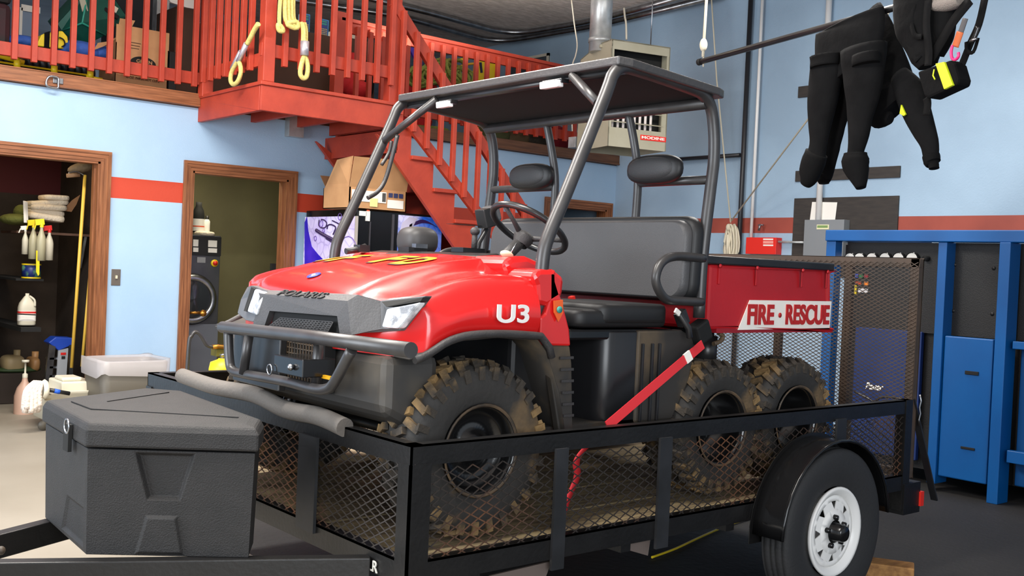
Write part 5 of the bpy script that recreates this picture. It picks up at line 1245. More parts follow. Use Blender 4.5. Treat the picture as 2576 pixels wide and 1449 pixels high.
t = thing('detergent_bottle', 'large dark bottle with white and orange label on washer', 'bottle', A(498, 590, 1, yw+.15))
c = A(498, 578, 1, yw+.15); 
part('bottle', MB().lathe((c.x, c.y, zt3+.025), (0, 0, 1), [(.06, 0), (.06, .16), (.05, .22), (.03, .26), (.03, .3), (.001, .3)], 18), SLOT, t)
part('bottle_label', MB().lathe((c.x, c.y, zt3+.04), (0, 0, 1), [(.062, 0), (.062, .12)], 18), PAPER, t)
part('label_band', MB().lathe((c.x, c.y, zt3+.08), (0, 0, 1), [(.0625, 0), (.0625, .012)], 18), mat('mark_orange', 0), t)
t = thing('spray_can', 'small white bottle with dark cap next to the detergent bottle', 'bottle', A(519, 590, 1, yw+.12))
c = A(520, 578, 1, yw+.12)
part('can', MB().lathe((c.x, c.y, zt3+.03), (0, 0, 1), [(.03, 0), (.03, .11), (.018, .13)], 14), PAPER, t)
part('cap', MB().lathe((c.x, c.y, zt3+.155), (0, 0, 1), [(.016, 0), (.016, .04), (.001, .04)], 12), CABK, t)
kn = A(505, 787, 1, YA+.1); single('door_knob', MB().lathe(kn, (0, -1, 0), [(.001, .07), (.03, .06), (.03, .045), (.012, .03), (.012, -.06)], 16).tube([kn, kn-Vector((.1, 0, 0))], .012), mat('brass', 0), 'small brass door knob at left edge of the laundry doorway', 'door knob')
single('wall_latch', MB().box(*bx(684, 663, 697, 690, YA+.15, .04)), SLOT, 'dark latch fitting at right side of the laundry doorway', 'latch')
# ---------------------------------------------------------------- closet
yc_ = 9.6
t = thing('wire_shelf', 'dark shelf with bags and towels inside the closet doorway', 'shelf', A(120, 555, 1, yc_))
sa, sb = A(30, 580, 1, yc_), A(232, 548, 1, yc_); zs = sa.z
part('shelf_board', MB().box((sa.x, yc_-.15, zs-.02), (3.15, yc_+.35, zs)), BRN, t)
part('shelf_bracket', MB().bar((3.05, yc_-.1, zs-.02), (3.14, yc_+.3, zs-.3), .02, .02), GALV, t)
t = thing('towel_bag', 'open clear bag stuffed with folded beige towels on the closet shelf', 'bag', A(120, 545, 1, yc_))
for i, (u, v, w_, h_) in enumerate(((110, 547, 46, 9), (112, 535, 44, 8), (116, 523, 46, 8), (122, 511, 44, 8), (135, 498, 32, 7), (90, 515, 22, 9))):
    c = A(u, v, 1, yc_+.02*(i % 2)); e = A(u+w_, v, 1, yc_)-A(u, v, 1, yc_); hh = A(u, v-h_, 1, yc_).z-c.z
    part('folded_towel', MB().ell(c, (e.length, .14, hh), 18, 8, (1, 0, random.uniform(-.12, .12)), power=.38), WTOWEL, t)
part('bag_flap', MB().prism([A(u, v, 1, yc_-.1) for u, v in ((158, 530), (180, 505), (202, 490), (192, 515), (180, 533))], (0, .01, 0)), CARDD, t)
part('bag_side', MB().prism([A(u, v, 1, yc_-.16) for u, v in ((58, 505), (64, 508), (66, 560), (60, 560))], (.02, .01, 0)), PAPER, t)
single('green_line', MB().ell(A(38, 552, 1, yc_), (.13, .12, .05), 14, 8).ell(A(52, 535, 1, yc_+.05), (.06, .08, .07), 12, 8), mat('moss_cloth', (88, 92, 36), .9, bump=1, bscale=40), 'green cloth bundle on left end of the closet shelf', 'cloth')
def spray(u, v0, v1, wpx, m_, head, lab, y):
    top = A(u, v0, 1, y); bot = A(u, v1, 1, y); r = (A(u+wpx/2, v1, 1, y)-A(u-wpx/2, v1, 1, y)).length/2; H = top.z-bot.z
    t = thing('spray_bottle', lab, 'spray bottle', bot, 'spray bottles hanging in the closet')
    part('bottle', MB().lathe(bot, (0, 0, 1), [(.001, 0), (r, .002), (r, H*.48), (r*.85, H*.56), (r*.35, H*.72), (r*.32, H*.8)], 16), m_, t)
    part('trigger_head', MB().obox(top+Vector((-.006, 0, -H*.1)), (r*1.9, r*.7, H*.14), (1, 0, .15)).bar(top+Vector((-.03, 0, -H*.12)), top+Vector((-.045, 0, -H*.28)), .012, .008).lathe(bot+Vector((0, 0, H*.78)), (0, 0, 1), [(r*.42, 0), (r*.42, H*.1)], 12), head, t, bevel=.003)
ysp = yc_-.22
WB = mat('bottle_white', (206, 200, 180), .4); WB2 = mat('bottle_clear', (176, 170, 140), .35); RH = mat('trigger_red', (206, 38, 34), .4)
spray(62, 566, 640, 16, WB, PAPER, 'white spray bottle with white trigger, leftmost under closet shelf', ysp)
spray(82, 550, 652, 22, WB2, YEL, 'clear spray bottle with large yellow trigger, second from the left', ysp-.03)
spray(102, 548, 656, 24, WB2, mat('yellow_bright', (248, 222, 40), .4), 'pale spray bottle with yellow trigger in middle of the cluster', ysp-.1)
spray(122, 565, 655, 22, WB, RH, 'white spray bottle with red trigger, rightmost under closet shelf', ysp-.05)
single('yellow_scraper', MB().prism([A(u, v, 1, ysp-.12) for u, v in ((91, 630), (100, 632), (99, 690), (96, 694), (91, 684))], (0, .006, 0)), YEL, 'long yellow plastic scraper hanging under the spray bottles', 'scraper')
c = A(78, 700, 1, ysp+.1); zc_ = A(78, 664, 1, ysp+.1).z
t = thing('cleaner_tub', 'dark blue and yellow labelled tub below the spray bottles', 'tub', c)
part('tub', MB().lathe(c, (0, 0, 1), [(.001, 0), (.075, .002), (.075, zc_-c.z), (.001, zc_-c.z)], 20), mat('tub_blue', (26, 44, 110), .4, rgb2=(90, 140, 110), scale=14, contrast=(.5, .6)), t)
part('tub_rim', MB().lathe(c, (0, 0, 1), [(.077, .0), (.077, .012)], 20).lathe(c+Vector((0, 0, zc_-c.z-.01)), (0, 0, 1), [(.078, 0), (.078, .012)], 20), YEL, t)
t = thing('tub_shelf', 'small dark shelf ledge carrying tub and white jug', 'shelf', c)
part('ledge', MB().box((A(40, 702, 1, ysp).x, ysp, c.z-.02), (A(110, 702, 1, ysp).x, 10.58, c.z-.002)), SLOT, t)
def jug(u, v0, v1, wpx, y, lab, m_, red=True, name='bleach_jug'):
    bot = A(u, v1, 1, y); top = A(u, v0, 1, y); H = top.z-bot.z; e = (A(u+wpx/2, v1, 1, y)-bot).length
    t = thing(name, lab, 'jug', bot)
    R = lambda k, z, p=.6: [Vector((bot.x+math.copysign(abs(math.cos(a))**p, math.cos(a))*e*k, bot.y+math.copysign(abs(math.sin(a))**p, math.sin(a))*e*.7*k, bot.z+z)) for a in [q*math.pi/10 for q in range(20)]]
    part('jug_body', MB().loft([R(.92, 0), R(1, .01), R(1, H*.55), R(.85, H*.7), R(.35, H*.9, 1), R(.22, H*.93, 1), R(.22, H, 1)]), m_, t)
    part('jug_handle', MB().tube(cr([bot+Vector((e*.2, -e*.2, H*.92)), bot+Vector((e*.7, -e*.5, H*.8)), bot+Vector((e*.75, -e*.6, H*.6))], 4), e*.13, 8), m_, t)
    if red:
        part('jug_label', MB().loft([R(1.015, H*.14), R(1.015, H*.46)], False), PAPER, t); part('label_stripe', MB().loft([R(1.03, H*.38), R(1.03, H*.44)], False), RH, t)
jug(66, 738, 818, 44, ysp-.02, 'white gallon jug with red striped label on the closet wall', WB)
single('jug_rack', MB().tube([A(44, 790, 1, ysp-.12), A(90, 792, 1, ysp-.12)], .005).box((A(42, 820, 1, ysp).x, ysp-.13, A(60, 826, 1, ysp).z-.02), (A(92, 820, 1, ysp).x, 10.58, A(60, 820, 1, ysp).z-.003)), SLOT, 'black wire rack holding the white gallon jug', 'rack')
def pole(u0, v0, u1, v1, r, lab, y=9.15):
    a, b = A(u0, v0, 1, y), A(u1, v1, 1, y); single('broom_handle', MB().tube([a, b], r, 10), mat('handle_yellow', (222, 178, 70), .45), lab, 'broom handle', 'broom handles in the closet')
pole(214, 440, 180, 925, .014, 'long yellow wooden pole leaning left of another in closet', 9.12)
pole(231, 640, 206, 922, .013, 'shorter yellow wooden pole leaning by right jamb of closet', 9.1)
c = A(206, 448, 1, 9.12)
t = thing('paint_roller', 'bundle of pale rags and rollers at top of the long yellow pole', 'paint roller', c)
part('roller_cage', MB().tube(cr([A(u, v, 1, 9.12) for u, v in ((215, 470), (214, 445), (200, 434), (185, 432), (172, 436))], 4), .006, 6), STEEL, t)
part('roller_cover', MB().tube([A(168, 442, 1, 9.1), A(200, 440, 1, 9.1)], .018, 10), mat('tan_nap', (150, 116, 84), .9, bump=.6), t)
part('rag', MB().ell(A(205, 422, 1, 9.2), (.12, .08, .045), 14, 8, (1, 0, .3)), mat('rag_tan', (126, 106, 80), .9, bump=1, bscale=30), t)
# step ladder
yl = 9.5
t = thing('step_ladder', 'folded aluminium step ladder with blue top leaning in the closet', 'ladder', A(150, 950, 1, yl))
part('top_cap', MB().prism([A(u, v, 1, yl) for u, v in ((122, 862), (140, 848), (184, 850), (182, 868), (148, 882))], (0, .16, 0)), mat('ladder_blue', (24, 66, 170), .5), t, bevel=.008)
fl = [A(u, v, 1, yl) for u, v in ((124, 866), (140, 872), (124, 958), (108, 955))]
for p_ in (fl[2], fl[3]): p_.z = 0
part('side_rail', MB().prism(fl, (0, .03, 0)), STEEL, t)
fl = [A(u, v, 1, yl-.02) for u, v in ((147, 882), (172, 876), (164, 955), (140, 955))]
part('side_rail', MB().prism(fl[:2]+[Vector((fl[2].x, fl[2].y, 0)), Vector((fl[3].x, fl[3].y, 0))], (0, .02, 0)), mat('ladder_alu', (196, 200, 206), .4, metal=.5), t)
part('side_rail', MB().prism([A(u, v, 1, yl) for u, v in ((174, 868), (182, 868), (184, 950), (174, 950))], (0, .03, 0)), STEEL, t)
part('warning_label', MB().box(*bx(153, 887, 166, 893, yl-.026, .004)), RH, t); part('warning_label', MB().box(*bx(155, 896, 164, 903, yl-.026, .004)), SLOT, t)
for k in range(3): part('step', MB().box(A(125, 900+k*22, 1, yl), A(160, 904+k*22, 1, yl)+Vector((0, .12, 0))), STEEL, t)
# dark floor bin, floor jugs, soap bottle
yb = 9.9
t = thing('storage_crate', 'dark brown crate standing on floor at left of closet', 'crate', (A(0, 1000, 1, yb).x, yb, 0))
zz = A(20, 940, 1, yb).z
part('crate', MB().box((A(-60, 1000, 1, yb).x, yb, 0), (A(70, 1000, 1, yb).x, yb+.4, zz)), mat('crate_brown', (48, 38, 32), .8), t, bevel=.01)
def lj(u, v, w_, h_, m_, lab):
    c = A(u, v, 1, yb+.15); e = (A(u+w_/2, v, 1, yb+.15)-c).length; hh = A(u, v-h_/2, 1, yb+.15).z-c.z
    t = thing('fluid_jug', lab, 'jug', Vector((c.x, c.y, zz))); c = Vector((c.x, c.y, zz+hh*1.02))
    part('jug_body', MB().ell(c, (e, .12, hh), 18, 10, power=.6), m_, t); part('jug_neck', MB().lathe(c+Vector((e*.4, 0, hh*.8)), (0, 0, 1), [(.03, 0), (.03, .06), (.001, .06)], 12), m_, t)
lj(30, 925, 56, 42, mat('jug_tan', (170, 150, 112), .5), 'tan round shouldered jug on the dark crate')
lj(82, 930, 26, 36, mat('jug_orange', (170, 126, 80), .5), 'small orange tinted jug at right end of the crate')
single('green_basin', MB().ell(Vector((A(50, 940, 1, yb+.05).x, yb+.12, zz+.02)), (.2, .1, .03)), mat('basin_green', (52, 72, 40), .6), 'green shallow basin between crate and the jugs', 'basin')
ys = 8.75
c = A(60, 1030, 1, 9.3); c.z = 0
t = thing('soap_bottle', 'pump bottle of pinkish soap on the floor beside mop bucket', 'bottle', c)
ht = A(66, 950, 1, 9.3).z
part('bottle', MB().lathe(c, (0, 0, 1), [(.08, 0), (.08, ht*.5), (.06, ht*.72), (.025, ht*.9), (.02, ht)], 20), mat('soap_pink', (196, 160, 140), .4), t)
part('pump', MB().lathe(c+Vector((0, 0, ht)), (0, 0, 1), [(.022, 0), (.022, .03), (.008, .04), (.008, .13), (.03, .13), (.03, .15), (.001, .15)], 12), WB, t)
# mop bucket
ym = 8.45
t = thing('mop_bucket', 'white wheeled mop bucket with wringer standing before closet doorway', 'bucket', (A(130, 1070, 2, 0)).to_tuple())
c0_ = A(105, 1078, 2, 0); ym = c0_.y
X = lambda u: A(u, 1000, 1, ym).x
zb4 = .08; ztp = A(150, 985, 1, ym).z
rg_ = [rrect(X(96)+.02, X(220)-.04, ym-.12, ym+.22, zb4, .05), rrect(X(90), X(222), ym-.16, ym+.26, ztp, .06), rrect(X(88), X(224), ym-.18, ym+.28, ztp+.02, .06)]
IV = mat('bucket_ivory', (226, 218, 196), .45)
mb = MB().grid(rg_, True, True); mb.poly(rg_[0]); part('bucket', mb, IV, t, solid=.006)
part('wringer', MB().box((X(140), ym-.14, ztp), (X(222), ym+.2, ztp+.09)).box((X(145), ym-.1, ztp+.09), (X(195), ym+.1, ztp+.12)), IV, t, bevel=.012)
for k in range(4):
    part('bucket_slot', MB().box((X(97), ym-.165, .2+k*.04), (X(112), ym-.15, .212+k*.04)), mat('slot_tan', (150, 136, 110), .6), t)
for dx in (X(102), X(210)): part('caster', MB().lathe((dx, ym-.1, .04), (0, 1, 0), [(.001, -.015), (.04, -.012), (.04, .012), (.001, .015)], 14), mat('bin_grey', 0), t)
t = thing('floor_mop', 'string mop with black handle banded in blue laid across the bucket', 'mop', A(140, 985, 1, ym-.22))
hd = A(112, 979, 1, ym-.24)
part('mop_handle', MB().tube([hd, A(175, 990, 1, ym-.24)], .016, 10), PL, t); part('handle_band', MB().tube([A(136, 983, 1, ym-.24), A(150, 986, 1, ym-.24)], .0175, 12), mat('band_blue', (40, 100, 220), .5), t)
part('mop_collar', MB().lathe(hd, (1, 0, 0), [(.06, -.02), (.075, 0), (.06, .02), (.02, .025)], 20), IV, t)
mh = MB()
for k in range(16):
    s_ = A(88+k*1.2, 962, 1, ym-.22-.01*(k % 4)); e_ = A(60+k*2.6, 1030+8*math.sin(k*2), 1, ym-.22-.012*(k % 4)); m_ = A(66+k*2.2, 985, 1, ym-.26)
    mh.tube(cr([s_, m_, e_], 4), .022, 8)
part('mop_head', mh, mat('mop_white', (236, 222, 208), .95, bump=1, bscale=60), t)
# ================================================================ ON THE LOFT
def pxs(pts, y): return [A(u, v, 1, y) for u, v in pts]
def oncol(name, pts, y, th, m_, lab, cat, **k): return single(name, MB().prism(pxs(pts, y), (0, th, 0)), m_, lab, cat, **k)
def onloft(o_): return o_
yf1 = 9.15
# stretcher with yellow frame and black bundle
t = thing('rescue_litter', 'black padded rescue litter with yellow frame lying along the loft edge', 'litter', (2.3, 9.1, ZD))
zL = ZD+.02
xa_, xb_ = XL+.3, A(254, 190, 1, 9.0).x
part('lower_rail', MB().tube([(xa_, 8.98, ZD+.03), (xb_, 8.98, ZD+.03)], .022, 10), PL, t)
part('yellow_strip', MB().tube([(xa_, 8.965, ZD+.055), (xb_-.1, 8.965, ZD+.055)], .008, 8), YEL, t)
part('yellow_tube', MB().tube([A(-60, 122, 1, 9.0), A(60, 158, 1, 9.0)], .022, 12), YEL, t)
part('yellow_end', MB().tube([(A(213, 190, 1, 9.0).x, 8.97, ZD+.035), (A(254, 196, 1, 9.0).x, 8.97, ZD+.03)], .02, 10), YEL, t)
for u in (43, 137, 228):
    c = A(u, 165, 1, 8.96); part('yellow_clamp', MB().tube([(c.x, 8.96, ZD+.03), (c.x, 8.96, ZD+.09)], .026, 10).tube([(c.x, 8.96, ZD+.09), (c.x, 8.96, ZD+.15)], .015, 10), YEL, t)
bw = MB(); x = xa_
while x < xb_-.03: bw.ell((x, 9.12, ZD+.12), (.045, .11, .1), 12, 8, (1, 0, .3)); x += .055
part('black_padding', bw, mat('vinyl_pad', (30, 30, 32), .4, spec=.6), t)
t = thing('dark_bag', 'dark maroon and black bag at far left of the loft', 'bag', A(15, 90, 1, 9.4))
part('bag', MB().box((A(-80, 90, 1, 9.4).x, 9.4, ZD), (A(29, 90, 1, 9.4).x, 9.8, ZD+.62)), mat('bag_maroon', (66, 22, 34), .6, rgb2=(38, 30, 32), scale=3, contrast=(.4, .6)), t, bevel=.05)
part('bag_top', MB().box((A(-80, 90, 1, 9.4).x, 9.42, ZD+.62), (A(29, 90, 1, 9.4).x, 9.8, ZD+1.3)), mat('black_box', (34, 32, 34), .6), t, bevel=.03)
t = thing('window_sash', 'white edged pane leaning behind railing at left of the loft', 'window sash', A(70, 90, 1, 9.9))
a, b = A(50, 95, 1, 9.9), A(83, 25, 1, 9.9)
part('pane', MB().box((a.x, 9.9, ZD), (b.x, 9.92, b.z)), mat('pane_blue', (108, 130, 156), .25), t)
part('sash_frame', MB().box((a.x-.012, 9.885, ZD), (a.x+.012, 9.9, b.z)).box((a.x, 9.885, b.z-.025), (A(100, 30, 1, 9.9).x, 9.9, b.z+.03)), PAPER, t)
single('tarpaulin', MB().ell(A(60, 108, 1, 9.5), (.16, .14, .06), 16, 8).ell(A(200, 130, 1, 9.3), (.22, .16, .09), 16, 8).ell(A(245, 135, 1, 9.3), (.12, .14, .08), 14, 8), TARP, 'crumpled blue tarpaulin spread under green tote', 'tarpaulin')
t = thing('yellow_bag', 'yellow bag with wide black straps beside the green tote', 'bag', A(140, 110, 1, 9.25))
part('bag', MB().prism(pxs(((92, 112), (104, 88), (112, 84), (125, 82), (150, 78), (158, 78), (170, 92), (174, 124), (150, 122), (95, 116)), 9.2), (0, .28, 0)), YEL, t, bevel=.04)
part('strap', MB().prism(pxs(((113, 82), (126, 78), (124, 122), (112, 120)), 9.185), (0, .02, 0)), SUITD, t); part('strap', MB().prism(pxs(((142, 76), (148, 76), (146, 122), (138, 120)), 9.185), (0, .02, 0)), SUITD, t)
part('piping', MB().tube(cr(pxs(((149, 94), (160, 100), (163, 112), (155, 118)), 9.18), 4), .006, 6), SLOT, t)
t = thing('green_tote', 'dark green plastic tote tilted on its corner behind the railing', 'tote', A(210, 70, 1, 9.5))
TO = {k: A(u, v, 1, y) for k, (u, v, y) in dict(tp=(222, -25, 9.45), lt=(143, 60, 9.6), mid=(207, 58, 9.3), bl=(155, 78, 9.6), lo=(205, 118, 9.45), rb=(265, 89, 9.5), rt=(318, 40, 9.6), tr=(270, -30, 9.6)).items()}
f_ = [('tp', 'lt', 'bl', 'mid'), ('tp', 'mid', 'rb', 'rt', 'tr'), ('mid', 'bl', 'lo', 'rb')]
mb = MB(); ks = list(TO); vs_ = [TO[k] for k in ks]
mb.add(vs_, [tuple(ks.index(q) for q in ff) for ff in f_]); part('tote', mb, TEAL, t, solid=.3 if False else .02, bevel=.006)
bk = Vector((.05, .45, .1)); mb = MB()
ring_ = ['tp', 'lt', 'bl', 'lo', 'rb', 'rt', 'tr']
for i in range(7):
    p_, q = TO[ring_[i]], TO[ring_[(i+1) % 7]]; mb.add([p_, q, q+bk, p_+bk], [(0, 1, 2, 3)])
mb.add([TO[k]+bk for k in ring_], [tuple(range(7))]); part('tote_back', mb, TEAL, t)
for a, b in (('mid', 'tp'), ('mid', 'bl'), ('mid', 'rb')): part('tote_edge', MB().tube([TO[a], TO[b]], .008, 8), mat('teal_edge', (40, 150, 128), .4), t)
part('tote_handle', MB().obox(A(280, 34, 1, 9.5), (.14, .03, .04), (1, 0, -.45)), SLOT, t, bevel=.008); part('tote_sticker', MB().obox(A(289, 24, 1, 9.5), (.04, .02, .05), (1, 0, -.45)), IV, t)
part('tote_label', MB().obox(A(209, 8, 1, 9.38), (.05, .01, .14), (1, 0, .3)), mat('label_grey', (176, 172, 150), .5), t)
# paper cup carton
t = thing('cup_carton', 'open cardboard carton of paper cups with black oval logo on loft', 'box', A(350, 180, 1, 9.0))
ycn = 9.02; x0_, x1_ = A(290, 150, 1, ycn).x, A(423, 170, 1, ycn).x; zc1 = A(330, 62, 1, ycn).z; zc1 = max(zc1, ZD+.3)
zcb = ZD
bd = MB().box((x0_, ycn, zcb), (x1_, ycn+.008, A(360, 66, 1, ycn).z-.02)).box((x0_, ycn, zcb), (x0_+.008, ycn+.4, zcb+.38)).box((x1_-.008, ycn, zcb), (x1_, ycn+.4, zcb+.38)).box((x0_, ycn+.39, zcb), (x1_, ycn+.4, zcb+.38))
part('carton', bd, CARD, t)
xm_ = A(256, 200, 1, ycn+.3).x
part('carton_side', MB().prism([(x0_, ycn, zcb), (xm_, ycn+.35, zcb), (xm_, ycn+.35, zcb+.36), (x0_, ycn, zcb+.4)], (.006, .004, 0)), CARDD, t)
part('flap', MB().prism(pxs(((296, 75), (302, 46), (340, 52), (325, 82)), ycn+.05), (0, .006, 0)), CARD, t)
part('flap', MB().prism(pxs(((236, 126), (246, 108), (272, 104), (295, 92), (296, 96), (262, 116)), ycn+.1), (0, .006, 0)), CARD, t)
ov = A(360, 160, 1, ycn-.003)
part('oval_logo', MB().lathe(ov, (0, -1, 0), [(.001, .002), (1, .002)], 32), SLOT, t); o_ = bpy.data.objects[[o.name for o in t.children if o.name.startswith('oval_logo')][0]]
off = ORG[t.name]; c_ = ov-off
for vv in o_.data.vertices: d_ = vv.co-c_; vv.co = c_+Vector((d_.x*.112, d_.y, d_.z*.058))
a = A(343, 157, 1, ycn-.006); text('carton_lettering', 'GREEN', a, (1, 0, 0), (0, 0, 1), .03, CARD, t, width=A(382, 160, 1, ycn).x-a.x, bold=.02)
a = A(317, 196, 1, ycn-.004); text('carton_lettering', '10 OZ. PAPER HOT CUPS', a, (1, 0, 0), (0, 0, 1), .022, mat('ink_brown', (96, 64, 44), .7), t, width=A(400, 207, 1, ycn).x-a.x)
for k in range(3):
    a = A(324, 106+7*k, 1, ycn-.004); part('small_print', MB().box(a, (A(354-k*2, 110, 1, ycn).x, ycn-.001, a.z+.006)), mat('ink_brown', 0), t)
# cabinets and clutter
def lbox(name, u0, v0, u1, v1, y, dep, m_, lab, cat, z0=None, **k):
    a, b = bx(u0, v0, u1, v1, y, dep); a = (a[0], a[1], ZD if z0 is None else z0)
    return single(name, MB().box(a, b), m_, lab, cat, bevel=.008, **k)
lbox('brown_cabinet', 440, 20, 500, 200, 9.9, .5, BRN, 'tall brown cabinet behind railing left of the landing', 'cabinet')
lbox('steel_post', 392, -20, 424, 200, 10.4, .12, GALV, 'grey steel column behind the cardboard carton', 'post')
lbox('dark_shelving', 290, -30, 392, 60, 10.9, .4, mat('shelf_black', (36, 36, 42), .6), 'dark shelving unit deep on loft above the green tote', 'shelving')
lbox('equipment_case', 426, 130, 445, 200, 9.3, .4, CABK, 'black case next to the paper cup carton', 'case')
single('white_sheet', MB().prism(pxs(((412, -20), (505, -20), (500, 16), (488, 22), (470, 19), (430, 6)), 9.6), (0, .03, 0)), PAPER, 'white sheet of plastic hanging at top above brown cabinet', 'sheet')
lbox('brown_cabinet', 530, 60, 690, 200, 10.0, .6, BRN, 'wide brown chest behind the left end of stair landing', 'cabinet')
lbox('brown_cabinet', 692, 78, 842, 200, 9.9, .6, BRN, 'brown chest behind landing with two blue radios on top', 'cabinet')
lbox('brown_cabinet', 868, 100, 945, 190, 10.2, .5, BRN, 'brown chest with pale boxes on top right of landing post', 'cabinet')
zt5 = A(900, 104, 1, 10.2).z
single('pale_carton', MB().box((A(862, 90, 1, 10.2).x, 10.25, zt5), (A(930, 90, 1, 10.2).x, 10.6, zt5+.12)), IV, 'row of cream boxes on brown chest behind landing railing', 'box', bevel=.01)
for u0, v0, u1, v1, lb in ((759, 34, 780, 82, 'left of the two bright blue radio chargers on brown chest'), (802, 48, 827, 92, 'right of the two bright blue radio chargers on brown chest')):
    a, b = bx(u0, v0, u1, v1, 9.95, .08); zt6 = A(767, 80, 1, 9.9).z; a = (a[0], a[1], zt6); 
    t = thing('radio_charger', lb, 'radio charger', a, 'blue radio chargers')
    part('housing', MB().box(a, b), mat('radio_blue', (70, 160, 220), .4), t, bevel=.006); H_ = b[2]-a[2]; W2 = b[0]-a[0]
    part('face', MB().box((a[0]+W2*.12, a[1]-.006, a[2]+H_*.05), (b[0]-W2*.12, a[1], b[2]-H_*.06)), mat('radio_navy', (30, 60, 130), .4), t)
    for k in range(2): part('display', MB().box((a[0]+W2*.25, a[1]-.009, a[2]+H_*(.66+.14*k)), (b[0]-W2*.25, a[1]-.005, a[2]+H_*(.76+.14*k))), mat('lcd', (40, 140, 130), .3), t)
    for r_ in range(4):
        for q in range(4): part('key', MB().box((a[0]+W2*(.2+.16*q), a[1]-.01, a[2]+H_*(.1+.1*r_)), (a[0]+W2*(.3+.16*q), a[1]-.005, a[2]+H_*(.15+.1*r_))), mat('key_cream', (220, 200, 120), .5), t)
single('striped_hose', MB().mat(0).tube([A(716, 211, 1, 8.6), A(842, 222, 1, 8.6)], .022, 12), [mat('stripe_tube', (186, 28, 44), .6)], 'red and white striped barrier pole lying on the landing', 'pole')
sp_ = bpy.data.objects['striped_hose']; a, b = A(716, 211, 1, 8.6), A(842, 222, 1, 8.6)
def helix_dup():
    t = thing('striped_pole', 'red and white striped barrier pole lying on floor of the landing', 'pole', a)
    z = ZD+.024
    for k in range(9):
        p_, q = a.lerp(b, k/9), a.lerp(b, (k+1)/9); p_.z = q.z = z
        part('red_band' if k % 2 else 'white_band', MB().tube([p_, q], .024, 12), mat('stripe_tube', 0) if k % 2 else PAPER, t)
bpy.data.objects.remove(sp_); helix_dup()
single('red_bag', MB().ell(A(884, 160, 1, 9.7), (.12, .12, .12), 14, 8).ell(A(880, 205, 1, 9.6), (.16, .14, .14), 14, 8).ell(A(900, 225, 1, 9.5), (.14, .14, .1), 14, 8).ell((A(890, 225, 1, 9.5).x, 9.55, ZD+.12), (.2, .15, .12), 14, 8), CLRD, 'crumpled bright red bag behind landing railing', 'bag')
single('black_bag', MB().ell(A(915, 215, 1, 9.6), (.1, .14, .2), 14, 8).ell(A(911, 175, 1, 9.7), (.05, .1, .12), 10, 8).ell((A(915, 225, 1, 9.6).x, 9.6, ZD+.15), (.1, .14, .15), 10, 8), SUITD, 'black bag squeezed beside the red bag on landing', 'bag')
single('red_bag', MB().ell(A(1020, 215, 1, 9.6), (.16, .14, .2), 14, 8).ell(A(1060, 228, 1, 9.4), (.2, .16, .14), 14, 8).ell(A(1010, 150, 1, 9.8), (.05, .1, .12), 10, 8).ell((A(1040, 225, 1, 9.5).x, 9.5, ZD+.18), (.25, .15, .18), 14, 8), CLRD, 'crumpled dark red bags behind stair railing next to green line', 'bag')
single('purple_banner', MB().prism(pxs(((1028, 118), (1042, 120), (1064, 160), (1050, 160)), 9.7), (0, .03, 0)), mat('banner_purple', (74, 50, 170), .5), 'purple and white rolled banner behind the sloping handrail', 'banner')
def pile(us, y, sc, lab):
    mb = MB(); random.seed(3)
    for k in range(26):
        u, v = us[k % len(us)]; c = A(u+random.uniform(-10, 10), v+random.uniform(-6, 6), 1, y+random.uniform(0, .12)); r = sc*random.uniform(.6, 1.1); th = random.uniform(-.6, .6); ph = random.uniform(-1, 1)
        ax_ = Vector((math.cos(th), math.sin(ph)*.5, math.sin(th))).normalized(); bx_ = Vector((0, .3, 1)).normalized()
        mb.tube([c+ax_*math.cos(q*.52)*r*1.3+bx_*math.sin(q*.52)*r for q in range(12)], .02, 7, closed=True)
    return single('green_hose_line', mb, GRN, lab, 'hose')
pile([(1060, 195), (1090, 185), (1115, 175), (1140, 185), (1160, 195), (1130, 200)], 9.2, .12, 'large tangled heap of green line behind the loft railing')
single('green_line', MB().ell(A(1100, 325, 1, YA+.12), (.16, .06, .03), 12, 6).ell(A(1060, 322, 1, YA+.12), (.1, .05, .03), 12, 6), GRN, 'flattened green line lying on the loft edge under bottom rail', 'line')
t = thing('yellow_rescue_board', 'yellow plastic rescue board with handle holes standing on loft', 'rescue board', A(1215, 190, 1, 9.7))
yp = 9.7
bdp = ((1186, 262), (1196, 158), (1205, 150), (1217, 134), (1222, 128), (1245, 130), (1252, 140), (1254, 185), (1246, 272))
bq = pxs(bdp, yp); bq[0].z = ZD; bq[-1].z = ZD
part('board', MB().prism(bq, (0, .05, 0)), YEL, t, bevel=.015)
part('grip', MB().tube(cr(pxs(((1115, 152), (1140, 155), (1170, 148), (1195, 142), (1215, 134)), yp-.02), 4), .018, 8), YEL, t)
part('grip', MB().tube(cr(pxs(((1155, 168), (1175, 162), (1195, 160)), yp-.02), 4), .014, 8), mat('yellow_amber', (228, 172, 44), .5), t)
part('grip', MB().tube(cr(pxs(((1248, 132), (1254, 160), (1254, 190)), yp-.03), 4), .018, 8), YEL, t)
part('hand_hole', MB().obox(A(1210, 170, 1, yp-.005), (.03, .01, .12), (1, 0, .2)), mat('hole_navy', (40, 40, 70), .6), t)
for i, (u, v, cc, lb) in enumerate(((1300, 330, (110, 90, 60), 'brown bundle on the loft edge behind vehicle roof'), (1345, 318, (58, 50, 36), 'dark olive bundle further right on loft edge behind roof'), (1400, 322, (140, 20, 34), 'dark red bundle at right end of the loft edge'), (1250, 310, (96, 100, 60), 'grey green bundle on loft left of the brown bundle'))):
    single('loft_bundle', MB().ell((A(u, v, 1, 9.1).x, 9.15, ZD+.10), (.2, .15, .11), 16, 8, power=.8).ell((A(u, v, 1, 9.1).x+.1, 9.2, ZD+.22), (.12, .12, .1), 12, 8), mat('bundle%d' % i, cc, .8, bump=.8, bscale=20), lb, 'bundle')
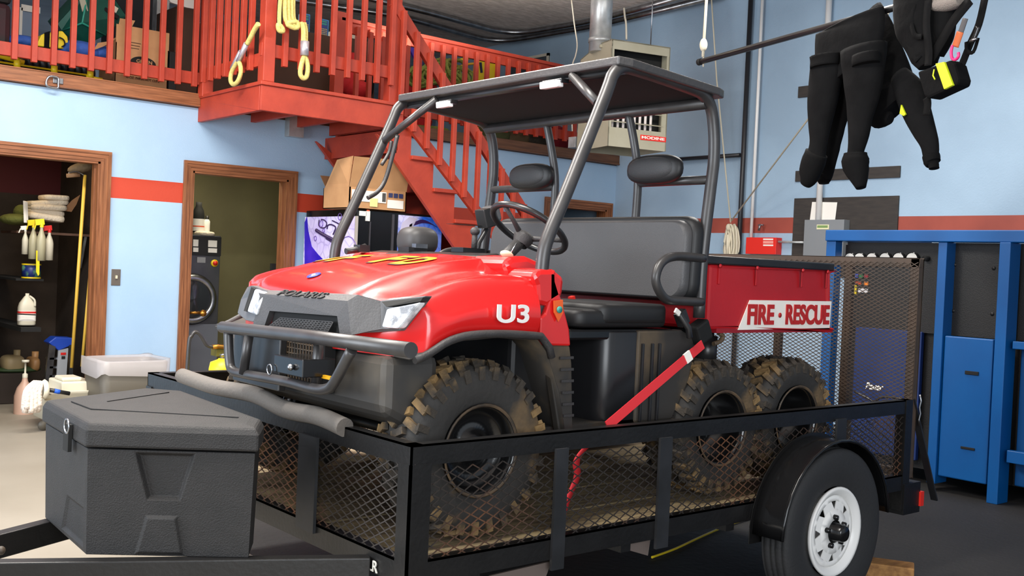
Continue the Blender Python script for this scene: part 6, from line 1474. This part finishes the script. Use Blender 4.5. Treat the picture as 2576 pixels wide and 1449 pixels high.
single('slate_panel', MB().box(*bx(1290, 165, 1400, 235, 10.6, .05)), mat('slate', 0), 'grey panel standing on the loft behind right end railing', 'panel')
# ropes hung over the landing railing
def rope_hank(pts, n, r, spread, y, tape, loop, lab):
    t = thing('rope_hank', lab, 'rope', A(*pts[len(pts)//2], 1, y), 'yellow rope hanks on landing railing')
    mb = MB()
    for k in range(n):
        o_ = (k-(n-1)/2)*spread; mb.tube(cr([A(u+o_, v+2*math.sin(k), 1, y-.01*(k % 2)) for u, v in pts], 5), r, 7)
    part('strands', mb, ROPEY, t)
    if tape: part('tape_wrap', MB().tube([A(*tape[0], 1, y-.012), A(*tape[1], 1, y-.012)], .035, 14), TAPE, t)
    lp = cr([A(u, v, 1, y-.012) for u, v in loop], 5, True)
    part('end_loop', MB().tube(lp, .019, 10, closed=True), ROPEY, t)
yk = YP-.13
rope_hank([(727, -10), (727, 30), (730, 52), (745, 66), (758, 62)], 7, .012, 4.2, yk, None, [(722, 60), (740, 70), (750, 66), (745, 55)], 'thick yellow rope hank hanging over front of the landing railing')
rope_hank([(762, 55), (766, 75), (766, 100), (766, 106)], 3, .014, 4.5, yk-.02, ((767, 104), (766, 140)), [(766, 142), (774, 165), (772, 190), (764, 197), (756, 188), (757, 168)], 'silver taped yellow rope eye hanging below the thick hank')
rope_hank([(706, -10), (703, 30), (703, 60), (708, 66)], 2, .01, 4, yk, None, [(700, 62), (708, 68), (712, 78), (702, 76)], 'thin yellow rope strands just right of the landing corner post')
yk2 = 8.0
def xr(u, v): return A(u, v, 0, XP0-.09)
t = thing('rope_hank', 'yellow rope eye with silver tape hanging on left end of landing', 'rope', xr(600, 150), 'yellow rope hanks on landing railing')
part('strands', MB().tube(cr([xr(650, 60), xr(640, 75), xr(630, 95), xr(622, 110)], 4), .02, 8), ROPEY, t)
part('tape_wrap', MB().tube([xr(620, 110), xr(600, 155)], .022, 12), TAPE, t); part('tape_wrap', MB().tube([xr(606, 130), xr(584, 172)], .02, 12), TAPE, t)
part('end_loop', MB().tube(cr([xr(600, 156), xr(584, 178), xr(580, 200), xr(586, 212), xr(598, 205), xr(606, 180)], 5, True), .018, 10, closed=True), ROPEY, t)
single('green_mat', MB().ell((XP0+.3, 8.4, ZD+.03), (.2, .25, .05), 18, 8), TEAL, 'dark green folded mat lying on left part of landing', 'mat')
